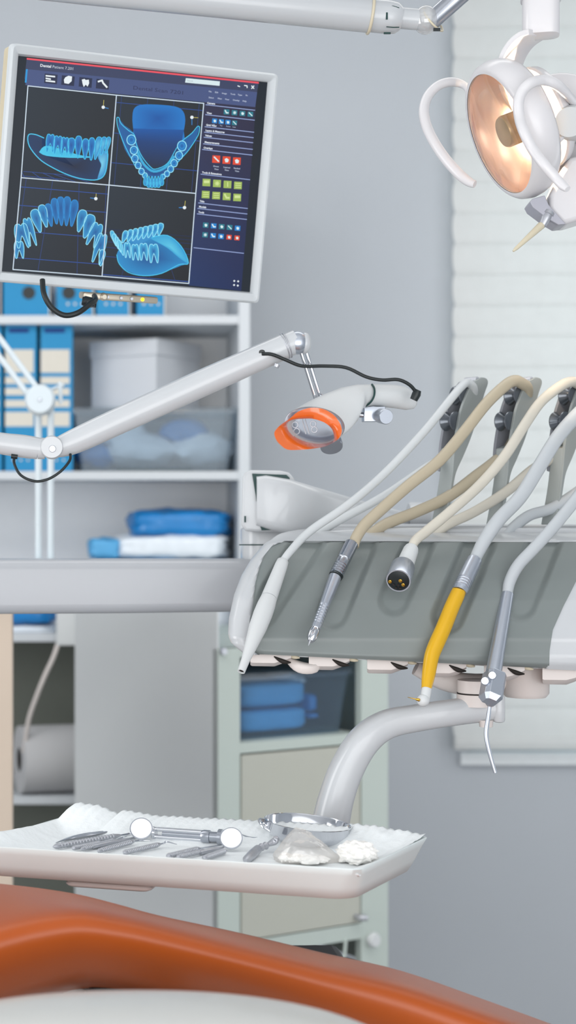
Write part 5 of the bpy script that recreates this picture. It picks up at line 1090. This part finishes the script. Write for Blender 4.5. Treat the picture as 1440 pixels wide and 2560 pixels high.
# ------------------------------------------------------------------ orange dental chair
t = thing('dental_chair', 'glossy orange leatherette dental chair with white armrest in foreground', 'dental chair', Vector((-.1, 1.75, 0)))
X_ = [-700, -300, -60, 0, 100, 200, 300, 400, 600, 800, 1000, 1200, 1400, 1500, 1650]
YT = [2196, 2198, 2203, 2210, 2221, 2237, 2262, 2289, 2332, 2380, 2426, 2495, 2568, 2606, 2680]
YC = [2370, 2360, 2330, 2312, 2288, 2278, 2292, 2314, 2366, 2416, 2463, 2530, 2600, 2640, 2710]
YB = [2640, 2580, 2528, 2512, 2482, 2456, 2461, 2478, 2520, 2580, 2650, 2730, 2820, 2880, 2980]
st = catmull([list(q) for q in zip(X_, YT, YC, YB)], 5); loops = []
for x, yt, yc, yb_ in st:
    P = [D(x, yb_+10, 1.68), D(x, yb_, 1.58), D(x, yb_*.7+yc*.3, 1.545), D(x, yb_*.4+yc*.6, 1.53), D(x, yb_*.14+yc*.86, 1.533), D(x, yc-(yc-yt)*.12, 1.56), D(x, yc-(yc-yt)*.55, 1.63), D(x, yt+4, 1.74), D(x, yt+2, 1.82), D(x, yt+30, 1.9), D(x, yt+110, 1.93), D(x, yb_-30, 1.88), D(x, yb_+14, 1.78)]
    Q = catmull([list(p) for p in P+P[:1]], 3)[:-1]; loops.append([Vector(q) for q in Q])
bm = nb(); loft(bm, loops); obj('seat_cushion', bm, 'leather', t, sharp=180)
bm = nb(); box(bm, (D(222, 0, 1.72).x, 1.70, .60), (D(900, 0, 1.72).x, 1.86, D(0, 2445, 1.72).z)); obj('seat_frame', bm, 'standbase', t, smooth=False, bevel=.01)
bm = nb(); box(bm, (D(158, 0, 1.74).x, 1.74, .55), (D(214, 0, 1.74).x, 1.84, D(0, 2455, 1.74).z)); obj('frame_cover', bm, 'armrest', t, bevel=.01)
bm = nb(); c = Vector((D(450, 0, 1.78).x, 1.78, 0)); lathe(bm, c, c+Vector((0, 0, .75)), [(0, .26), (.04, .26), (.08, .12), (1, .1)], 40); obj('pedestal', bm, 'armrest', t)
bm = nb(); c = D(345, 2478+238, 1.33); s = bmesh.ops.create_uvsphere(bm, u_segments=64, v_segments=32, radius=1.0)
for v in s['verts']:
    d = v.co; v.co = c+Vector((math.copysign(abs(d.x)**.9, d.x)*.228, math.copysign(abs(d.y)**.9, d.y)*.11, math.copysign(abs(d.z)**.92, d.z)*.068))
ar = obj('armrest', bm, 'armrest', t, sharp=180); ar['label'] = 'smooth white rounded armrest'
bm = nb(); tube(bm, [c-Vector((0, 0, .04)), c+Vector((0, .1, -.14)), c+Vector((0.02, .4, -.16))], .03, n=4); obj('armrest_support', bm, 'armrest', t)
for o in list(bpy.data.objects):
    if '_o' in o: del o['_o']
